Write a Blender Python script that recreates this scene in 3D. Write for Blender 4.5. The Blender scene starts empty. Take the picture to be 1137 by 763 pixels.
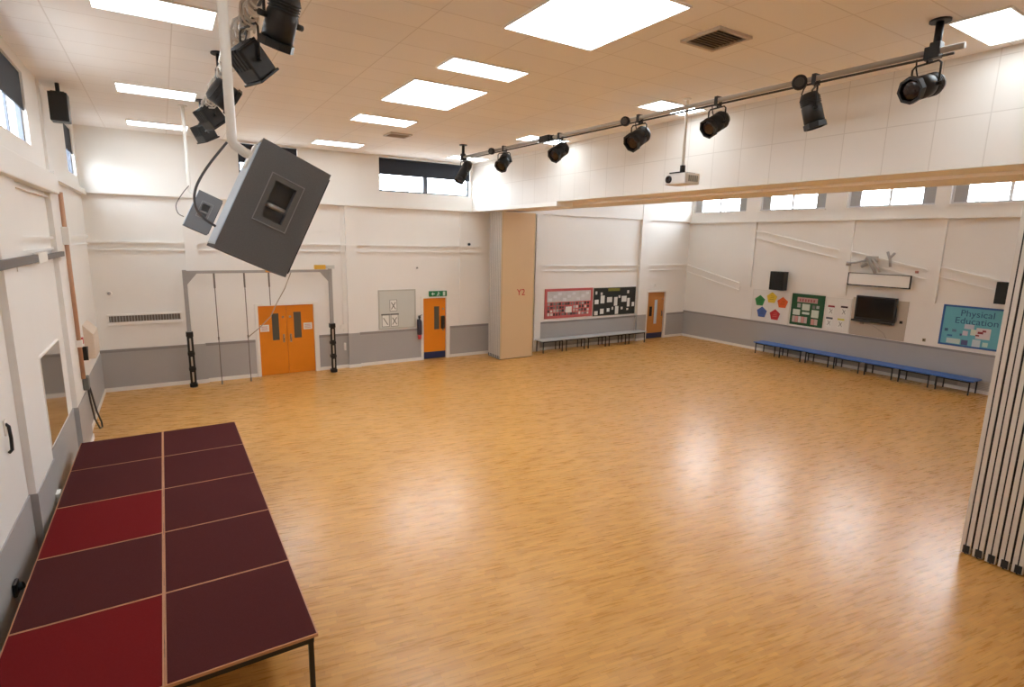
import bpy, bmesh, math, random
from mathutils import Vector, Matrix
random.seed(7)
SC = bpy.context.scene
COL = SC.collection
PI = math.pi

# ------------------------------------------------------------------ helpers
def lin(c):
    c = c / 255.0
    return c / 12.92 if c <= 0.04045 else ((c + 0.055) / 1.055) ** 2.4
def rgb(r, g, b):
    return (lin(r), lin(g), lin(b), 1.0)

MATS = {}
def mat(name, col, rough=0.5, metal=0.0, noise=0.0, nscale=20.0, bump=0.0, bscale=60.0, emit=None, estr=0.0, spec=0.5):
    if name in MATS:
        return MATS[name]
    m = bpy.data.materials.new(name); m.use_nodes = True
    nt = m.node_tree; b = nt.nodes['Principled BSDF']
    b.inputs['Base Color'].default_value = col
    b.inputs['Roughness'].default_value = rough
    b.inputs['Metallic'].default_value = metal
    b.inputs['Specular IOR Level'].default_value = spec
    tc = nt.nodes.new('ShaderNodeTexCoord')
    if noise:
        n = nt.nodes.new('ShaderNodeTexNoise'); n.inputs['Scale'].default_value = nscale; n.inputs['Detail'].default_value = 4
        nt.links.new(tc.outputs['Object'], n.inputs['Vector'])
        mx = nt.nodes.new('ShaderNodeMix'); mx.data_type = 'RGBA'
        mx.inputs[6].default_value = [max(0, c * (1 - noise)) for c in col[:3]] + [1]
        mx.inputs[7].default_value = [min(1, c * (1 + noise)) for c in col[:3]] + [1]
        nt.links.new(n.outputs['Fac'], mx.inputs[0]); nt.links.new(mx.outputs[2], b.inputs['Base Color'])
    if bump:
        n = nt.nodes.new('ShaderNodeTexNoise'); n.inputs['Scale'].default_value = bscale; n.inputs['Detail'].default_value = 3
        nt.links.new(tc.outputs['Object'], n.inputs['Vector'])
        bp = nt.nodes.new('ShaderNodeBump'); bp.inputs['Strength'].default_value = bump; bp.inputs['Distance'].default_value = 0.01
        nt.links.new(n.outputs['Fac'], bp.inputs['Height']); nt.links.new(bp.outputs['Normal'], b.inputs['Normal'])
    if emit:
        b.inputs['Emission Color'].default_value = emit; b.inputs['Emission Strength'].default_value = estr
    MATS[name] = m
    return m

class MB:
    """collects shapes in world space; build() links them as ONE mesh object"""
    def __init__(self):
        self.bm = bmesh.new(); self.mi = 0
    def _mark(self, faces, smooth=False):
        for f in faces:
            f.material_index = self.mi; f.smooth = smooth
    def box(self, x0, x1, y0, y1, z0, z1, M=None, bevel=0.0):
        c = Vector(((x0+x1)/2, (y0+y1)/2, (z0+z1)/2))
        mt = Matrix.Translation(c) @ Matrix.Diagonal((abs(x1-x0), abs(y1-y0), abs(z1-z0), 1))
        if M is not None: mt = M @ mt
        r = bmesh.ops.create_cube(self.bm, size=1, matrix=mt)
        fs = set(f for v in r['verts'] for f in v.link_faces)
        self._mark(fs)
        if bevel:
            es = set(e for v in r['verts'] for e in v.link_edges)
            q = bmesh.ops.bevel(self.bm, geom=list(es), offset=bevel, segments=2, affect='EDGES', profile=0.6)
            self._mark(q['faces'])
        return self
    def lathe(self, prof, origin, axis, seg=20, cap=True):
        """prof: list of (distance along axis, radius)"""
        ax = Vector(axis).normalized()
        u = ax.orthogonal().normalized(); w = ax.cross(u)
        rings = []
        for d, r in prof:
            c = Vector(origin) + ax * d
            rings.append([self.bm.verts.new(c + (u*math.cos(2*PI*k/seg) + w*math.sin(2*PI*k/seg)) * r) for k in range(seg)])
        for a, b in zip(rings, rings[1:]):
            for k in range(seg):
                f = self.bm.faces.new((a[k], a[(k+1) % seg], b[(k+1) % seg], b[k])); f.material_index = self.mi; f.smooth = seg > 8
        if cap:
            for rg in (rings[0], rings[-1]):
                f = self.bm.faces.new(rg); f.material_index = self.mi
        return self
    def cyl(self, p, q, r, seg=14, r2=None):
        p = Vector(p); q = Vector(q)
        return self.lathe([(0, r), ((q-p).length, r if r2 is None else r2)], p, q-p, seg)
    def tube(self, pts, r, seg=10):
        pts = [Vector(p) for p in pts]
        rings = []; prev = None
        for i, p in enumerate(pts):
            t = (pts[min(i+1, len(pts)-1)] - pts[max(i-1, 0)]).normalized()
            u = t.orthogonal().normalized() if prev is None else (prev - t * prev.dot(t)).normalized()
            prev = u; w = t.cross(u)
            rings.append([self.bm.verts.new(p + (u*math.cos(2*PI*k/seg) + w*math.sin(2*PI*k/seg)) * r) for k in range(seg)])
        for a, b in zip(rings, rings[1:]):
            for k in range(seg):
                f = self.bm.faces.new((a[k], a[(k+1) % seg], b[(k+1) % seg], b[k])); f.material_index = self.mi; f.smooth = True
        for rg in (rings[0], rings[-1]):
            f = self.bm.faces.new(rg); f.material_index = self.mi
        return self
    def prism(self, poly, off):
        """poly: list of 3D points (planar), extruded by vector off"""
        a = [self.bm.verts.new(Vector(p)) for p in poly]; b = [self.bm.verts.new(Vector(p) + Vector(off)) for p in poly]
        fs = [self.bm.faces.new(a), self.bm.faces.new(b)]
        n = len(a)
        for k in range(n):
            fs.append(self.bm.faces.new((a[k], a[(k+1) % n], b[(k+1) % n], b[k])))
        self._mark(fs)
        return self
    def build(self, name, mats, parent=None):
        bmesh.ops.recalc_face_normals(self.bm, faces=self.bm.faces)
        if not isinstance(mats, (list, tuple)): mats = [mats]
        off = Vector((0, 0, 0)); p = parent
        while p is not None:
            off += p.location; p = p.parent
        if parent is None:
            xs = [v.co.copy() for v in self.bm.verts]
            lo = Vector((min(v.x for v in xs), min(v.y for v in xs), min(v.z for v in xs)))
            hi = Vector((max(v.x for v in xs), max(v.y for v in xs), max(v.z for v in xs)))
            off = Vector(((lo.x+hi.x)/2, (lo.y+hi.y)/2, lo.z))
        for v in self.bm.verts: v.co -= off
        me = bpy.data.meshes.new(name); self.bm.to_mesh(me); self.bm.free()
        for m in mats: me.materials.append(m)
        o = bpy.data.objects.new(name, me); COL.objects.link(o)
        if parent is None: o.location = off
        else: o.parent = parent
        return o

def tag(o, label, cat, group=None):
    o['label'] = label; o['category'] = cat
    if group: o['group'] = group
    return o
def thing(name, label, cat, loc, group=None):
    o = bpy.data.objects.new(name, None); COL.objects.link(o)
    o.empty_display_size = 0.1
    o.location = loc
    return tag(o, label, cat, group)
def setting(name, loc=(0, 0, 0)):
    o = bpy.data.objects.new(name, None); COL.objects.link(o); o.location = loc; o['kind'] = 'structure'
    return o
def struct(o):
    o['kind'] = 'structure'; return o
def copy_tree(o, parent=None):
    c = o.copy(); COL.objects.link(c)
    if parent is not None: c.parent = parent
    for ch in list(o.children): copy_tree(ch, c)
    return c
def text(name, s, size, m, loc, rot, parent=None, ext=0.002, align='CENTER'):
    cu = bpy.data.curves.new(name, 'FONT'); cu.body = s; cu.size = size; cu.extrude = ext; cu.align_x = align; cu.align_y = 'CENTER'
    
    tmp = bpy.data.objects.new(name, cu); COL.objects.link(tmp)
    me = bpy.data.meshes.new_from_object(tmp.evaluated_get(bpy.context.evaluated_depsgraph_get()))
    bpy.data.objects.remove(tmp); bpy.data.curves.remove(cu)
    me.materials.clear(); me.materials.append(m)
    o = bpy.data.objects.new(name, me); COL.objects.link(o)
    o.rotation_euler = rot
    l = Vector(loc)
    if parent is not None:
        o.parent = parent; p = parent
        while p is not None:
            l -= p.location; p = p.parent
    o.location = l
    return o
FACE_BACK = (PI/2, 0, 0)              # readable when looking towards +y
FACE_RIGHT = (PI/2, 0, -PI/2)         # on the right wall, readable when looking towards +x

# ------------------------------------------------------------------ materials
white_wall = mat('white_wall_paint', rgb(236, 234, 230), 0.6, noise=0.02, nscale=1.5, bump=0.02, bscale=120)
trim_white = mat('white_gloss_paint', rgb(236, 233, 228), 0.4, noise=0.01)
grey_dado = mat('grey_dado_paint', rgb(171, 169, 168), 0.5, noise=0.03, nscale=3)
grey_rail = mat('grey_rail_paint', rgb(146, 143, 141), 0.5, noise=0.03)
soffit_m = mat('cream_soffit_paint', rgb(247, 244, 240), 0.6, noise=0.02)
black_metal = mat('black_powdercoat', rgb(26, 26, 28), 0.45, noise=0.15, nscale=30)
black_plastic = mat('black_plastic', rgb(20, 20, 22), 0.4, noise=0.1)
dark_lens = mat('dark_lens', rgb(38, 24, 20), 0.12, noise=0.2, nscale=8)
grey_steel = mat('grey_steel_tube', rgb(164, 162, 160), 0.4, metal=0.25, noise=0.05)
light_steel = mat('aluminium', rgb(190, 188, 184), 0.35, metal=0.6, noise=0.04)
white_metal = mat('white_painted_steel', rgb(240, 238, 232), 0.35, noise=0.01)
carpet_dark = mat('maroon_carpet', rgb(80, 40, 40), 0.95, noise=0.22, nscale=90, bump=0.3, bscale=300, spec=0.05)
carpet_red = mat('red_carpet', rgb(112, 30, 32), 0.95, noise=0.18, nscale=90, bump=0.3, bscale=300, spec=0.05)
ply_edge = mat('plywood_edge', rgb(190, 138, 100), 0.55, noise=0.1, nscale=30)
orange_door = mat('orange_door_laminate', rgb(226, 134, 24), 0.35, noise=0.04, nscale=6)
oak_door = mat('oak_door_veneer', rgb(196, 132, 66), 0.4, noise=0.08, nscale=10)
blue_kick = mat('navy_kickplate', rgb(36, 50, 92), 0.35, noise=0.04)
door_glass = mat('wired_door_glass', rgb(84, 82, 76), 0.1, noise=0.06, nscale=60)
chrome = mat('brushed_chrome', rgb(180, 176, 168), 0.25, metal=0.9, noise=0.03)
paper_white = mat('white_paper', rgb(232, 232, 228), 0.7, noise=0.02)
beige_panel = mat('beige_partition_laminate', rgb(214, 186, 146), 0.45, noise=0.03, nscale=2)
panel_grey = mat('grey_partition_edge', rgb(214, 208, 200), 0.4, metal=0.1, noise=0.04)
seal_black = mat('black_rubber_seal', rgb(34, 32, 32), 0.6, noise=0.1)
felt_grey = mat('charcoal_speaker_carpet', rgb(114, 117, 121), 0.95, noise=0.16, nscale=120, bump=0.35, bscale=260, spec=0.1)
blind_m = mat('navy_roller_blind', rgb(32, 38, 50), 0.7, noise=0.05)
blue_seat = mat('blue_bench_laminate', rgb(62, 110, 186), 0.35, noise=0.03)
grey_seat = mat('grey_bench_laminate', rgb(186, 192, 196), 0.3, noise=0.03)
brown_pipe = mat('brown_conduit', rgb(188, 142, 110), 0.45, noise=0.08)
mirror_m = mat('dull_mirror', rgb(190, 186, 182), 0.08, metal=0.95, noise=0.02)
silver_blue = mat('pale_blue_grey_panel', rgb(186, 202, 220), 0.5, noise=0.04)
grey_board = mat('pale_grey_board', rgb(196, 198, 194), 0.4, noise=0.04)
green_sign = mat('green_sign', rgb(24, 118, 70), 0.4, noise=0.03)
red_paint = mat('red_paint', rgb(186, 36, 40), 0.4, noise=0.03)
yellow_m = mat('yellow_plastic', rgb(214, 168, 60), 0.5, noise=0.05)
black_m = mat('matt_black_card', rgb(34, 34, 32), 0.7, noise=0.1)

def glass_mat():
    m = bpy.data.materials.new('window_glass'); m.use_nodes = True; nt = m.node_tree
    nt.nodes.remove(nt.nodes['Principled BSDF'])
    tr = nt.nodes.new('ShaderNodeBsdfTransparent'); gl = nt.nodes.new('ShaderNodeBsdfGlossy'); gl.inputs['Roughness'].default_value = 0.02
    fr = nt.nodes.new('ShaderNodeFresnel'); mx = nt.nodes.new('ShaderNodeMixShader')
    fr.inputs[0].default_value = 1.2; ml = nt.nodes.new('ShaderNodeMath'); ml.operation = 'MULTIPLY'; ml.inputs[1].default_value = 0.25; nt.links.new(fr.outputs[0], ml.inputs[0]); nt.links.new(ml.outputs[0], mx.inputs[0]); nt.links.new(tr.outputs[0], mx.inputs[1]); nt.links.new(gl.outputs[0], mx.inputs[2])
    nt.links.new(mx.outputs[0], nt.nodes['Material Output'].inputs[0])
    return m
glass = glass_mat()
def lamp_mat(name, col, s):
    m = bpy.data.materials.new(name); m.use_nodes = True; b = m.node_tree.nodes['Principled BSDF']
    b.inputs['Base Color'].default_value = (0.9, 0.9, 0.9, 1)
    b.inputs['Emission Color'].default_value = col; b.inputs['Emission Strength'].default_value = s
    return m
LAMP = 7.0
SKYL = 10.5
lamp_diff = lamp_mat('lamp_diffuser', (0.86, 0.95, 1.0, 1), LAMP)
sky_diff = lamp_mat('skylight_diffuser', (0.88, 0.95, 1.0, 1), SKYL)

def floor_mat():
    m = bpy.data.materials.new('oak_strip_floor'); m.use_nodes = True; nt = m.node_tree; b = nt.nodes['Principled BSDF']
    L = nt.links.new
    tc = nt.nodes.new('ShaderNodeTexCoord')
    mp = nt.nodes.new('ShaderNodeMapping'); mp.inputs['Rotation'].default_value = (0, 0, math.radians(9)); L(tc.outputs['Object'], mp.inputs[0])
    sp = nt.nodes.new('ShaderNodeSeparateXYZ'); L(mp.outputs[0], sp.inputs[0])
    RH = 0.052
    dv = nt.nodes.new('ShaderNodeMath'); dv.operation = 'DIVIDE'; dv.inputs[1].default_value = RH; L(sp.outputs['Y'], dv.inputs[0])
    fl = nt.nodes.new('ShaderNodeMath'); fl.operation = 'FLOOR'; L(dv.outputs[0], fl.inputs[0])
    wn_ = nt.nodes.new('ShaderNodeTexWhiteNoise'); wn_.noise_dimensions = '1D'; L(fl.outputs[0], wn_.inputs['W'])
    ad = nt.nodes.new('ShaderNodeMath'); ad.operation = 'ADD'; L(sp.outputs['X'], ad.inputs[0]); L(wn_.outputs['Value'], ad.inputs[1])
    cb = nt.nodes.new('ShaderNodeCombineXYZ'); L(ad.outputs[0], cb.inputs[0]); L(sp.outputs['Y'], cb.inputs[1])
    br = nt.nodes.new('ShaderNodeTexBrick'); L(cb.outputs[0], br.inputs['Vector'])
    br.inputs['Scale'].default_value = 1.0; br.inputs['Brick Width'].default_value = 0.30; br.inputs['Row Height'].default_value = RH
    br.inputs['Mortar Size'].default_value = 0.0012; br.inputs['Mortar Smooth'].default_value = 0.3
    br.offset = 0.0; br.inputs['Bias'].default_value = -0.1
    br.inputs['Color1'].default_value = rgb(216, 165, 92); br.inputs['Color2'].default_value = rgb(198, 146, 74)
    br.inputs['Mortar'].default_value = rgb(178, 126, 72)
    # grain stretched along each strip
    mp2 = nt.nodes.new('ShaderNodeMapping'); mp2.inputs['Scale'].default_value = (2.0, 22.0, 1); L(mp.outputs[0], mp2.inputs[0])
    n = nt.nodes.new('ShaderNodeTexNoise'); n.inputs['Scale'].default_value = 1.6; n.inputs['Detail'].default_value = 6; n.inputs['Roughness'].default_value = 0.6; L(mp2.outputs[0], n.inputs['Vector'])
    cr = nt.nodes.new('ShaderNodeValToRGB'); cr.color_ramp.elements[0].position = 0.32; cr.color_ramp.elements[0].color = (0.85, 0.82, 0.77, 1)
    cr.color_ramp.elements[1].position = 0.62; cr.color_ramp.elements[1].color = (1.06, 1.06, 1.04, 1); L(n.outputs['Fac'], cr.inputs[0])
    mx = nt.nodes.new('ShaderNodeMix'); mx.data_type = 'RGBA'; mx.blend_type = 'MULTIPLY'; mx.inputs[0].default_value = 0.9
    L(br.outputs['Color'], mx.inputs[6]); L(cr.outputs[0], mx.inputs[7])
    # broad wear tone
    n2 = nt.nodes.new('ShaderNodeTexNoise'); n2.inputs['Scale'].default_value = 0.35; n2.inputs['Detail'].default_value = 3; L(tc.outputs['Object'], n2.inputs['Vector'])
    cr2 = nt.nodes.new('ShaderNodeValToRGB'); cr2.color_ramp.elements[0].position = 0.35; cr2.color_ramp.elements[0].color = (0.92, 0.88, 0.80, 1)
    cr2.color_ramp.elements[1].position = 0.7; cr2.color_ramp.elements[1].color = (1.03, 1.02, 1.0, 1); L(n2.outputs['Fac'], cr2.inputs[0])
    mx2 = nt.nodes.new('ShaderNodeMix'); mx2.data_type = 'RGBA'; mx2.blend_type = 'MULTIPLY'; mx2.inputs[0].default_value = 0.7
    L(mx.outputs[2], mx2.inputs[6]); L(cr2.outputs[0], mx2.inputs[7])
    L(mx2.outputs[2], b.inputs['Base Color'])
    mr = nt.nodes.new('ShaderNodeMapRange'); mr.inputs[3].default_value = 0.24; mr.inputs[4].default_value = 0.32; L(n.outputs['Fac'], mr.inputs[0]); L(mr.outputs[0], b.inputs['Roughness'])
    b.inputs['Specular IOR Level'].default_value = 0.5
    bp = nt.nodes.new('ShaderNodeBump'); bp.inputs['Strength'].default_value = 0.05; bp.inputs['Distance'].default_value = 0.004; L(n.outputs['Fac'], bp.inputs['Height']); L(bp.outputs[0], b.inputs['Normal'])
    return m
def grid_mat(name, base, line, w, h, size, rough, axes='XY', off=0.0):
    m = bpy.data.materials.new(name); m.use_nodes = True; nt = m.node_tree; b = nt.nodes['Principled BSDF']; L = nt.links.new
    tc = nt.nodes.new('ShaderNodeTexCoord'); sp = nt.nodes.new('ShaderNodeSeparateXYZ'); cb = nt.nodes.new('ShaderNodeCombineXYZ')
    L(tc.outputs['Object'], sp.inputs[0]); L(sp.outputs[axes[0]], cb.inputs[0]); L(sp.outputs[axes[1]], cb.inputs[1])
    br = nt.nodes.new('ShaderNodeTexBrick'); br.offset = off; L(cb.outputs[0], br.inputs['Vector'])
    br.inputs['Scale'].default_value = 1; br.inputs['Brick Width'].default_value = w; br.inputs['Row Height'].default_value = h
    br.inputs['Mortar Size'].default_value = size; br.inputs['Mortar Smooth'].default_value = 0.2
    br.inputs['Color1'].default_value = base; br.inputs['Color2'].default_value = [c * 0.97 for c in base[:3]] + [1]; br.inputs['Mortar'].default_value = line
    L(br.outputs['Color'], b.inputs['Base Color']); b.inputs['Roughness'].default_value = rough
    n = nt.nodes.new('ShaderNodeTexNoise'); n.inputs['Scale'].default_value = 150; L(tc.outputs['Object'], n.inputs['Vector'])
    bp = nt.nodes.new('ShaderNodeBump'); bp.inputs['Strength'].default_value = 0.08; bp.inputs['Distance'].default_value = 0.005; L(n.outputs['Fac'], bp.inputs['Height']); L(bp.outputs[0], b.inputs['Normal'])
    return m
ceiling_m = grid_mat('ceiling_tiles', rgb(246, 244, 242), rgb(226, 222, 218), 1.2, 0.6, 0.008, 0.8)
bulk_m = grid_mat('bulkhead_panels', rgb(234, 231, 226), rgb(216, 212, 206), 0.58, 0.64, 0.007, 0.6, 'YZ')

# ------------------------------------------------------------------ dimensions (metres)
XL, XR, YB, YB2, YF, H = -1.5, 18.9, 16.5, 16.1, -2.4, 6.29
LEDGE = 4.87
BX0, BX1, BZ = 8.7, 10.5, 4.92

# ------------------------------------------------------------------ floor and ceiling
f = MB().box(XL-0.3, XR+0.3, YF-0.3, YB+0.3, -0.2, 0).build('floor', floor_mat()); struct(f)
c = MB()
# ceiling with the skylight and lamp openings closed by the lamps themselves
c.box(XL-0.3, XR+0.3, YF-0.3, YB+0.3, H, H+0.25)
struct(c.build('ceiling', ceiling_m))

# ------------------------------------------------------------------ walls
def wall_y(mb, y0, y1, x0, x1, z0, z1, holes):
    """a wall slab between y0 and y1 with rectangular holes (hx0,hx1,hz0,hz1)"""
    xs = sorted({x0, x1, *[h[0] for h in holes], *[h[1] for h in holes]})
    for a, b in zip(xs, xs[1:]):
        m = (a+b)/2; cuts = sorted((h[2], h[3]) for h in holes if h[0] < m < h[1]); z = z0
        for p, q in cuts:
            if p > z: mb.box(a, b, y0, y1, z, p)
            z = q
        if z < z1: mb.box(a, b, y0, y1, z, z1)
def wall_x(mb, x0, x1, y0, y1, z0, z1, holes):
    ys = sorted({y0, y1, *[h[0] for h in holes], *[h[1] for h in holes]})
    for a, b in zip(ys, ys[1:]):
        m = (a+b)/2; cuts = sorted((h[2], h[3]) for h in holes if h[0] < m < h[1]); z = z0
        for p, q in cuts:
            if p > z: mb.box(x0, x1, a, b, z, p)
            z = q
        if z < z1: mb.box(x0, x1, a, b, z, z1)

WZ0, WZ1 = 5.28, 6.25
BACK_W = [(1.85, 3.32), (5.6, 8.62)]
LEFT_W = [(8.0, 10.85), (14.75, 16.05)]
RIGHT_W = [(13.45, 15.92), (10.47, 12.88), (7.34, 9.77), (4.4, 6.98)]
D1 = (2.08, 3.58, 2.0); D2 = (6.97, 7.80, 2.03); D3 = (16.66, 17.68, 1.95)

mb = MB()
wall_y(mb, YB, YB+0.25, XL-0.25, 9.9, 0, LEDGE, [(D1[0], D1[1], -1, D1[2]), (D2[0], D2[1], -1, D2[2])])
wall_y(mb, YB-0.08, YB+0.25, XL-0.25, 9.9, LEDGE, H, [(a, b, WZ0, WZ1) for a, b in BACK_W])
mb.box(XL, 9.9, YB-0.13, YB, LEDGE-0.07, LEDGE)                    # moulded ledge
for a, b in ((0.48, 0.76), (4.55, 4.88)):                          # piers
    mb.box(a, b, YB-0.07, YB, 0, LEDGE-0.07)
for a, b in ((XL, 0.48), (0.76, 4.55), (4.88, 9.2)):               # two fine rails between the piers
    mb.box(a, b, YB-0.065, YB, 3.66, 3.71); mb.box(a, b, YB-0.045, YB, 3.48, 3.51)
for x in (4.42, 8.3):
    mb.box(x, x+0.03, YB-0.02, YB, 1.1, 4.8)                       # slim surface conduits
struct(mb.build('wall_back', white_wall))

mb = MB()
wall_y(mb, YB2, YB+0.25, 9.9, XR+0.25, 0, LEDGE-0.05, [(D3[0], D3[1], -1, D3[2])])
mb.box(9.9, XR+0.25, YB2-0.1, YB+0.25, LEDGE-0.05, H)
mb.box(16.02, 16.5, YB2-0.12, YB2, 0, H)                           # broad pier
mb.box(11.0, 11.28, YB2-0.1, YB2, 0, LEDGE-0.05)
for a, b in ((11.28, 16.02), (16.5, XR)):
    mb.box(a, b, YB2-0.07, YB2, 3.02, 3.07); mb.box(a, b, YB2-0.05, YB2, 2.84, 2.87)
struct(mb.build('wall_back_bay', white_wall))

mb = MB()
wall_x(mb, XL-0.25, XL, YF, YB, 0, H, [(a, b, 5.12, 6.12) for a, b in LEFT_W])
mb.box(XL, XL+0.07, 11.45, 12.75, 0, 4.6)                          # pier that carries the conduit
mb.box(XL, XL+0.07, 7.75, 8.9, 0, 4.6)
mb.box(XL, XL+0.14, YF, 11.9, 4.5, 4.80, bevel=0.02)               # deep ledge beam
mb.box(XL, XL+0.05, YF, 11.9, 4.42, 4.45)
mb.box(XL, XL+0.10, 11.9, YB, LEDGE-0.12, LEDGE)
for a, b in ((8.9, 11.45), (12.75, YB)):
    mb.box(XL, XL+0.045, a, b, 3.78, 3.83); mb.box(XL, XL+0.03, a, b, 3.62, 3.65)
mb.box(XL, XL+0.04, 11.95, 12.02, 4.9, 6.27)                       # white upright strip between the windows
struct(mb.build('wall_left', white_wall))

mb = MB()
wall_x(mb, XR, XR+0.25, YF, YB, 0, LEDGE-0.04, [])
wall_x(mb, XR-0.08, XR+0.25, YF, YB, LEDGE-0.04, H, [(a, b, 5.17, 6.1) for a, b in RIGHT_W])
mb.box(XR-0.13, XR, YF, YB2, LEDGE-0.1, LEDGE-0.04)
PIER_R = [(12.96, 13.46), (9.46, 9.83), (6.96, 7.27), (4.3, 4.6)]
for a, b in PIER_R: mb.box(XR-0.06, XR, a, b, 2.36, LEDGE-0.1)
mb.box(XR-0.02, XR, 4.0, 13.46, 2.34, 2.37)
def slant(ya, za, yb, zb, t0, t1, d):
    mb.prism([(XR, ya, za+t0), (XR, yb, zb+t0), (XR, yb, zb+t1), (XR, ya, za+t1)], (-d, 0, 0))
for ya, za, yb, zb in ((YB2, 3.04, 13.46, 2.46), (12.96, 4.46, 9.83, 3.80), (9.46, 3.78, 7.27, 3.30), (6.96, 3.40, 4.6, 2.9)):
    slant(ya, za, yb, zb, -0.025, 0.025, 0.075); slant(ya, za, yb, zb, -0.25, -0.025, 0.02); slant(ya, za, yb, zb, -0.28, -0.25, 0.06)
struct(mb.build('wall_right', white_wall))
mb = MB(); mb.box(XL-0.25, XR+0.25, YF-0.25, YF, 0, H); struct(mb.build('wall_front', white_wall))

# bulkhead over the folding wall
mb = MB()
mb.box(BX0, BX1, YF, YB-0.08, BZ, H)
for fc in mb.bm.faces:
    fc.normal_update()
    fc.material_index = 1 if fc.normal.z < -0.9 else 0
struct(mb.build('wall_bulkhead', [bulk_m, soffit_m]))
struct(MB().box(BX0-0.02, BX0+0.5, 11.75, YB-0.13, BZ-0.11, BZ-0.005).build('trim_1', trim_white))
struct(MB().box(9.35, 10.35, YF, 16.0, BZ-0.05, BZ-0.004).build('trim_2', soffit_m))     # head track of the folding wall

# dado, dado rail and skirting
def dado_y(name, n, y, spans, top=1.06):
    a = MB(); r = MB(); s = MB()
    for x0, x1 in spans:
        a.box(x0, x1, y-0.015, y, 0.09, top-0.07); r.box(x0, x1, y-0.035, y, top-0.07, top); s.box(x0, x1, y-0.03, y, 0, 0.1)
    struct(a.build('trim_%d' % n, grey_dado)); struct(r.build('trim_%d' % (n+1), grey_rail)); struct(s.build('baseboard_' + name, trim_white))
dado_y('back', 3, YB, [(XL, 0.48), (0.76, D1[0]-0.1), (D1[1]+0.12, 4.55), (4.88, D2[0]-0.02), (D2[1]+0.14, 9.9)])
dado_y('back_bay', 5, YB2, [(11.28, 16.02), (17.72, XR)], 1.04)
def dado_pier_y(n, pieces):
    m = MB(); m2 = MB()
    for x0, x1, y in pieces: m.box(x0-0.012, x1+0.012, y-0.015, y+0.05, 0.1, 1.06); m2.box(x0-0.02, x1+0.02, y-0.028, y+0.05, 0, 0.1)
    struct(m.build('trim_%d' % n, grey_dado)); struct(m2.build('baseboard_piers', trim_white))
dado_pier_y(7, [(0.48, 0.76, YB-0.07), (4.55, 4.88, YB-0.07), (16.02, 16.5, YB2-0.12)])
a = MB(); r = MB(); s = MB()
LTOP = 0.98
for y0, y1, dx in ((YF, 7.75, 0), (7.75, 8.9, 0.07), (8.9, 11.45, 0), (11.45, 12.75, 0.07), (12.75, YB, 0)):
    e = 0.012 if dx else 0
    a.box(XL, XL+dx+0.015, y0-e, y1+e, 0.09, LTOP); s.box(XL, XL+dx+0.03, y0-e*2, y1+e*2, 0, 0.1)
struct(a.build('trim_8', grey_dado)); struct(s.build('baseboard_left', trim_white)); r.bm.free()
a = MB(); r = MB(); s = MB()
y = YF
a.box(XR-0.015, XR, YF, YB2, 0.09, 1.06); r.box(XR-0.035, XR, YF, YB2, 1.05, 1.11); s.box(XR-0.03, XR, YF, YB2, 0, 0.1)
struct(a.build('trim_9', grey_dado)); struct(r.build('trim_10', grey_rail)); struct(s.build('baseboard_right', trim_white))

# ------------------------------------------------------------------ windows
frame_w = mat('white_window_frame', rgb(214, 216, 220), 0.4, noise=0.02)
frame_dark = mat('dark_window_frame', rgb(70, 76, 88), 0.4, noise=0.03)
jamb_grey = mat('grey_window_panel', rgb(160, 160, 160), 0.5, noise=0.03)
wn = 0
def window_y(x0, x1, z0, z1, blind):
    global wn; wn += 1
    w = setting('window_%d' % wn, ((x0+x1)/2, YB, z0))
    m = MB(); t = 0.05; y0, y1 = YB+0.04, YB+0.1
    m.box(x0, x1, y0, y1, z0, z0+t); m.box(x0, x1, y0, y1, z1-t, z1); m.box(x0, x0+t, y0, y1, z0+t, z1-t); m.box(x1-t, x1, y0, y1, z0+t, z1-t)
    xm = (x0+x1)/2; m.box(xm-0.07, xm+0.07, y0-0.02, y1, z0+t, z1-t)
    m.build('frame', frame_w if not blind else frame_dark, w)
    MB().box(x0+t, x1-t, YB+0.065, YB+0.071, z0+t, z1-t).build('glass_pane', glass, w)
    MB().box(x0+0.01, x1-0.01, YB-0.06, YB-0.05, z1-0.46, z1-0.02).cyl((x0+0.01, YB-0.05, z1-0.03), (x1-0.01, YB-0.05, z1-0.03), 0.025).box(x0+0.01, x1-0.01, YB-0.065, YB-0.045, z1-0.485, z1-0.46).build('roller_blind', blind_m, w)
for x0, x1 in BACK_W: window_y(x0, x1, WZ0, WZ1, True)
def window_left(y0, y1, z0, z1):
    global wn; wn += 1
    w = setting('window_%d' % wn, (XL, (y0+y1)/2, z0))
    m = MB(); t = 0.05; a, b = XL-0.12, XL-0.06
    m.box(a, b, y0, y1, z0, z0+t); m.box(a, b, y0, y1, z1-t, z1); m.box(a, b, y0, y0+t, z0+t, z1-t); m.box(a, b, y1-t, y1, z0+t, z1-t)
    for k in (2,): ym = y0 + (y1-y0)*k/3; m.box(a+0.03, b, ym-0.03, ym+0.03, z0+t, z1-t)
    m.build('frame', frame_dark, w)
    MB().box(XL-0.095, XL-0.089, y0+t, y1-t, z0+t, z1-t).build('glass_pane', glass, w)
    MB().box(XL-0.04, XL-0.03, y0+0.01, y1-0.01, z1-0.5, z1-0.01).box(XL-0.045, XL-0.025, y0+0.01, y1-0.01, z1-0.52, z1-0.5).build('roller_blind', blind_m, w)
for y0, y1 in LEFT_W: window_left(y0, y1, 5.12, 6.12)
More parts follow.
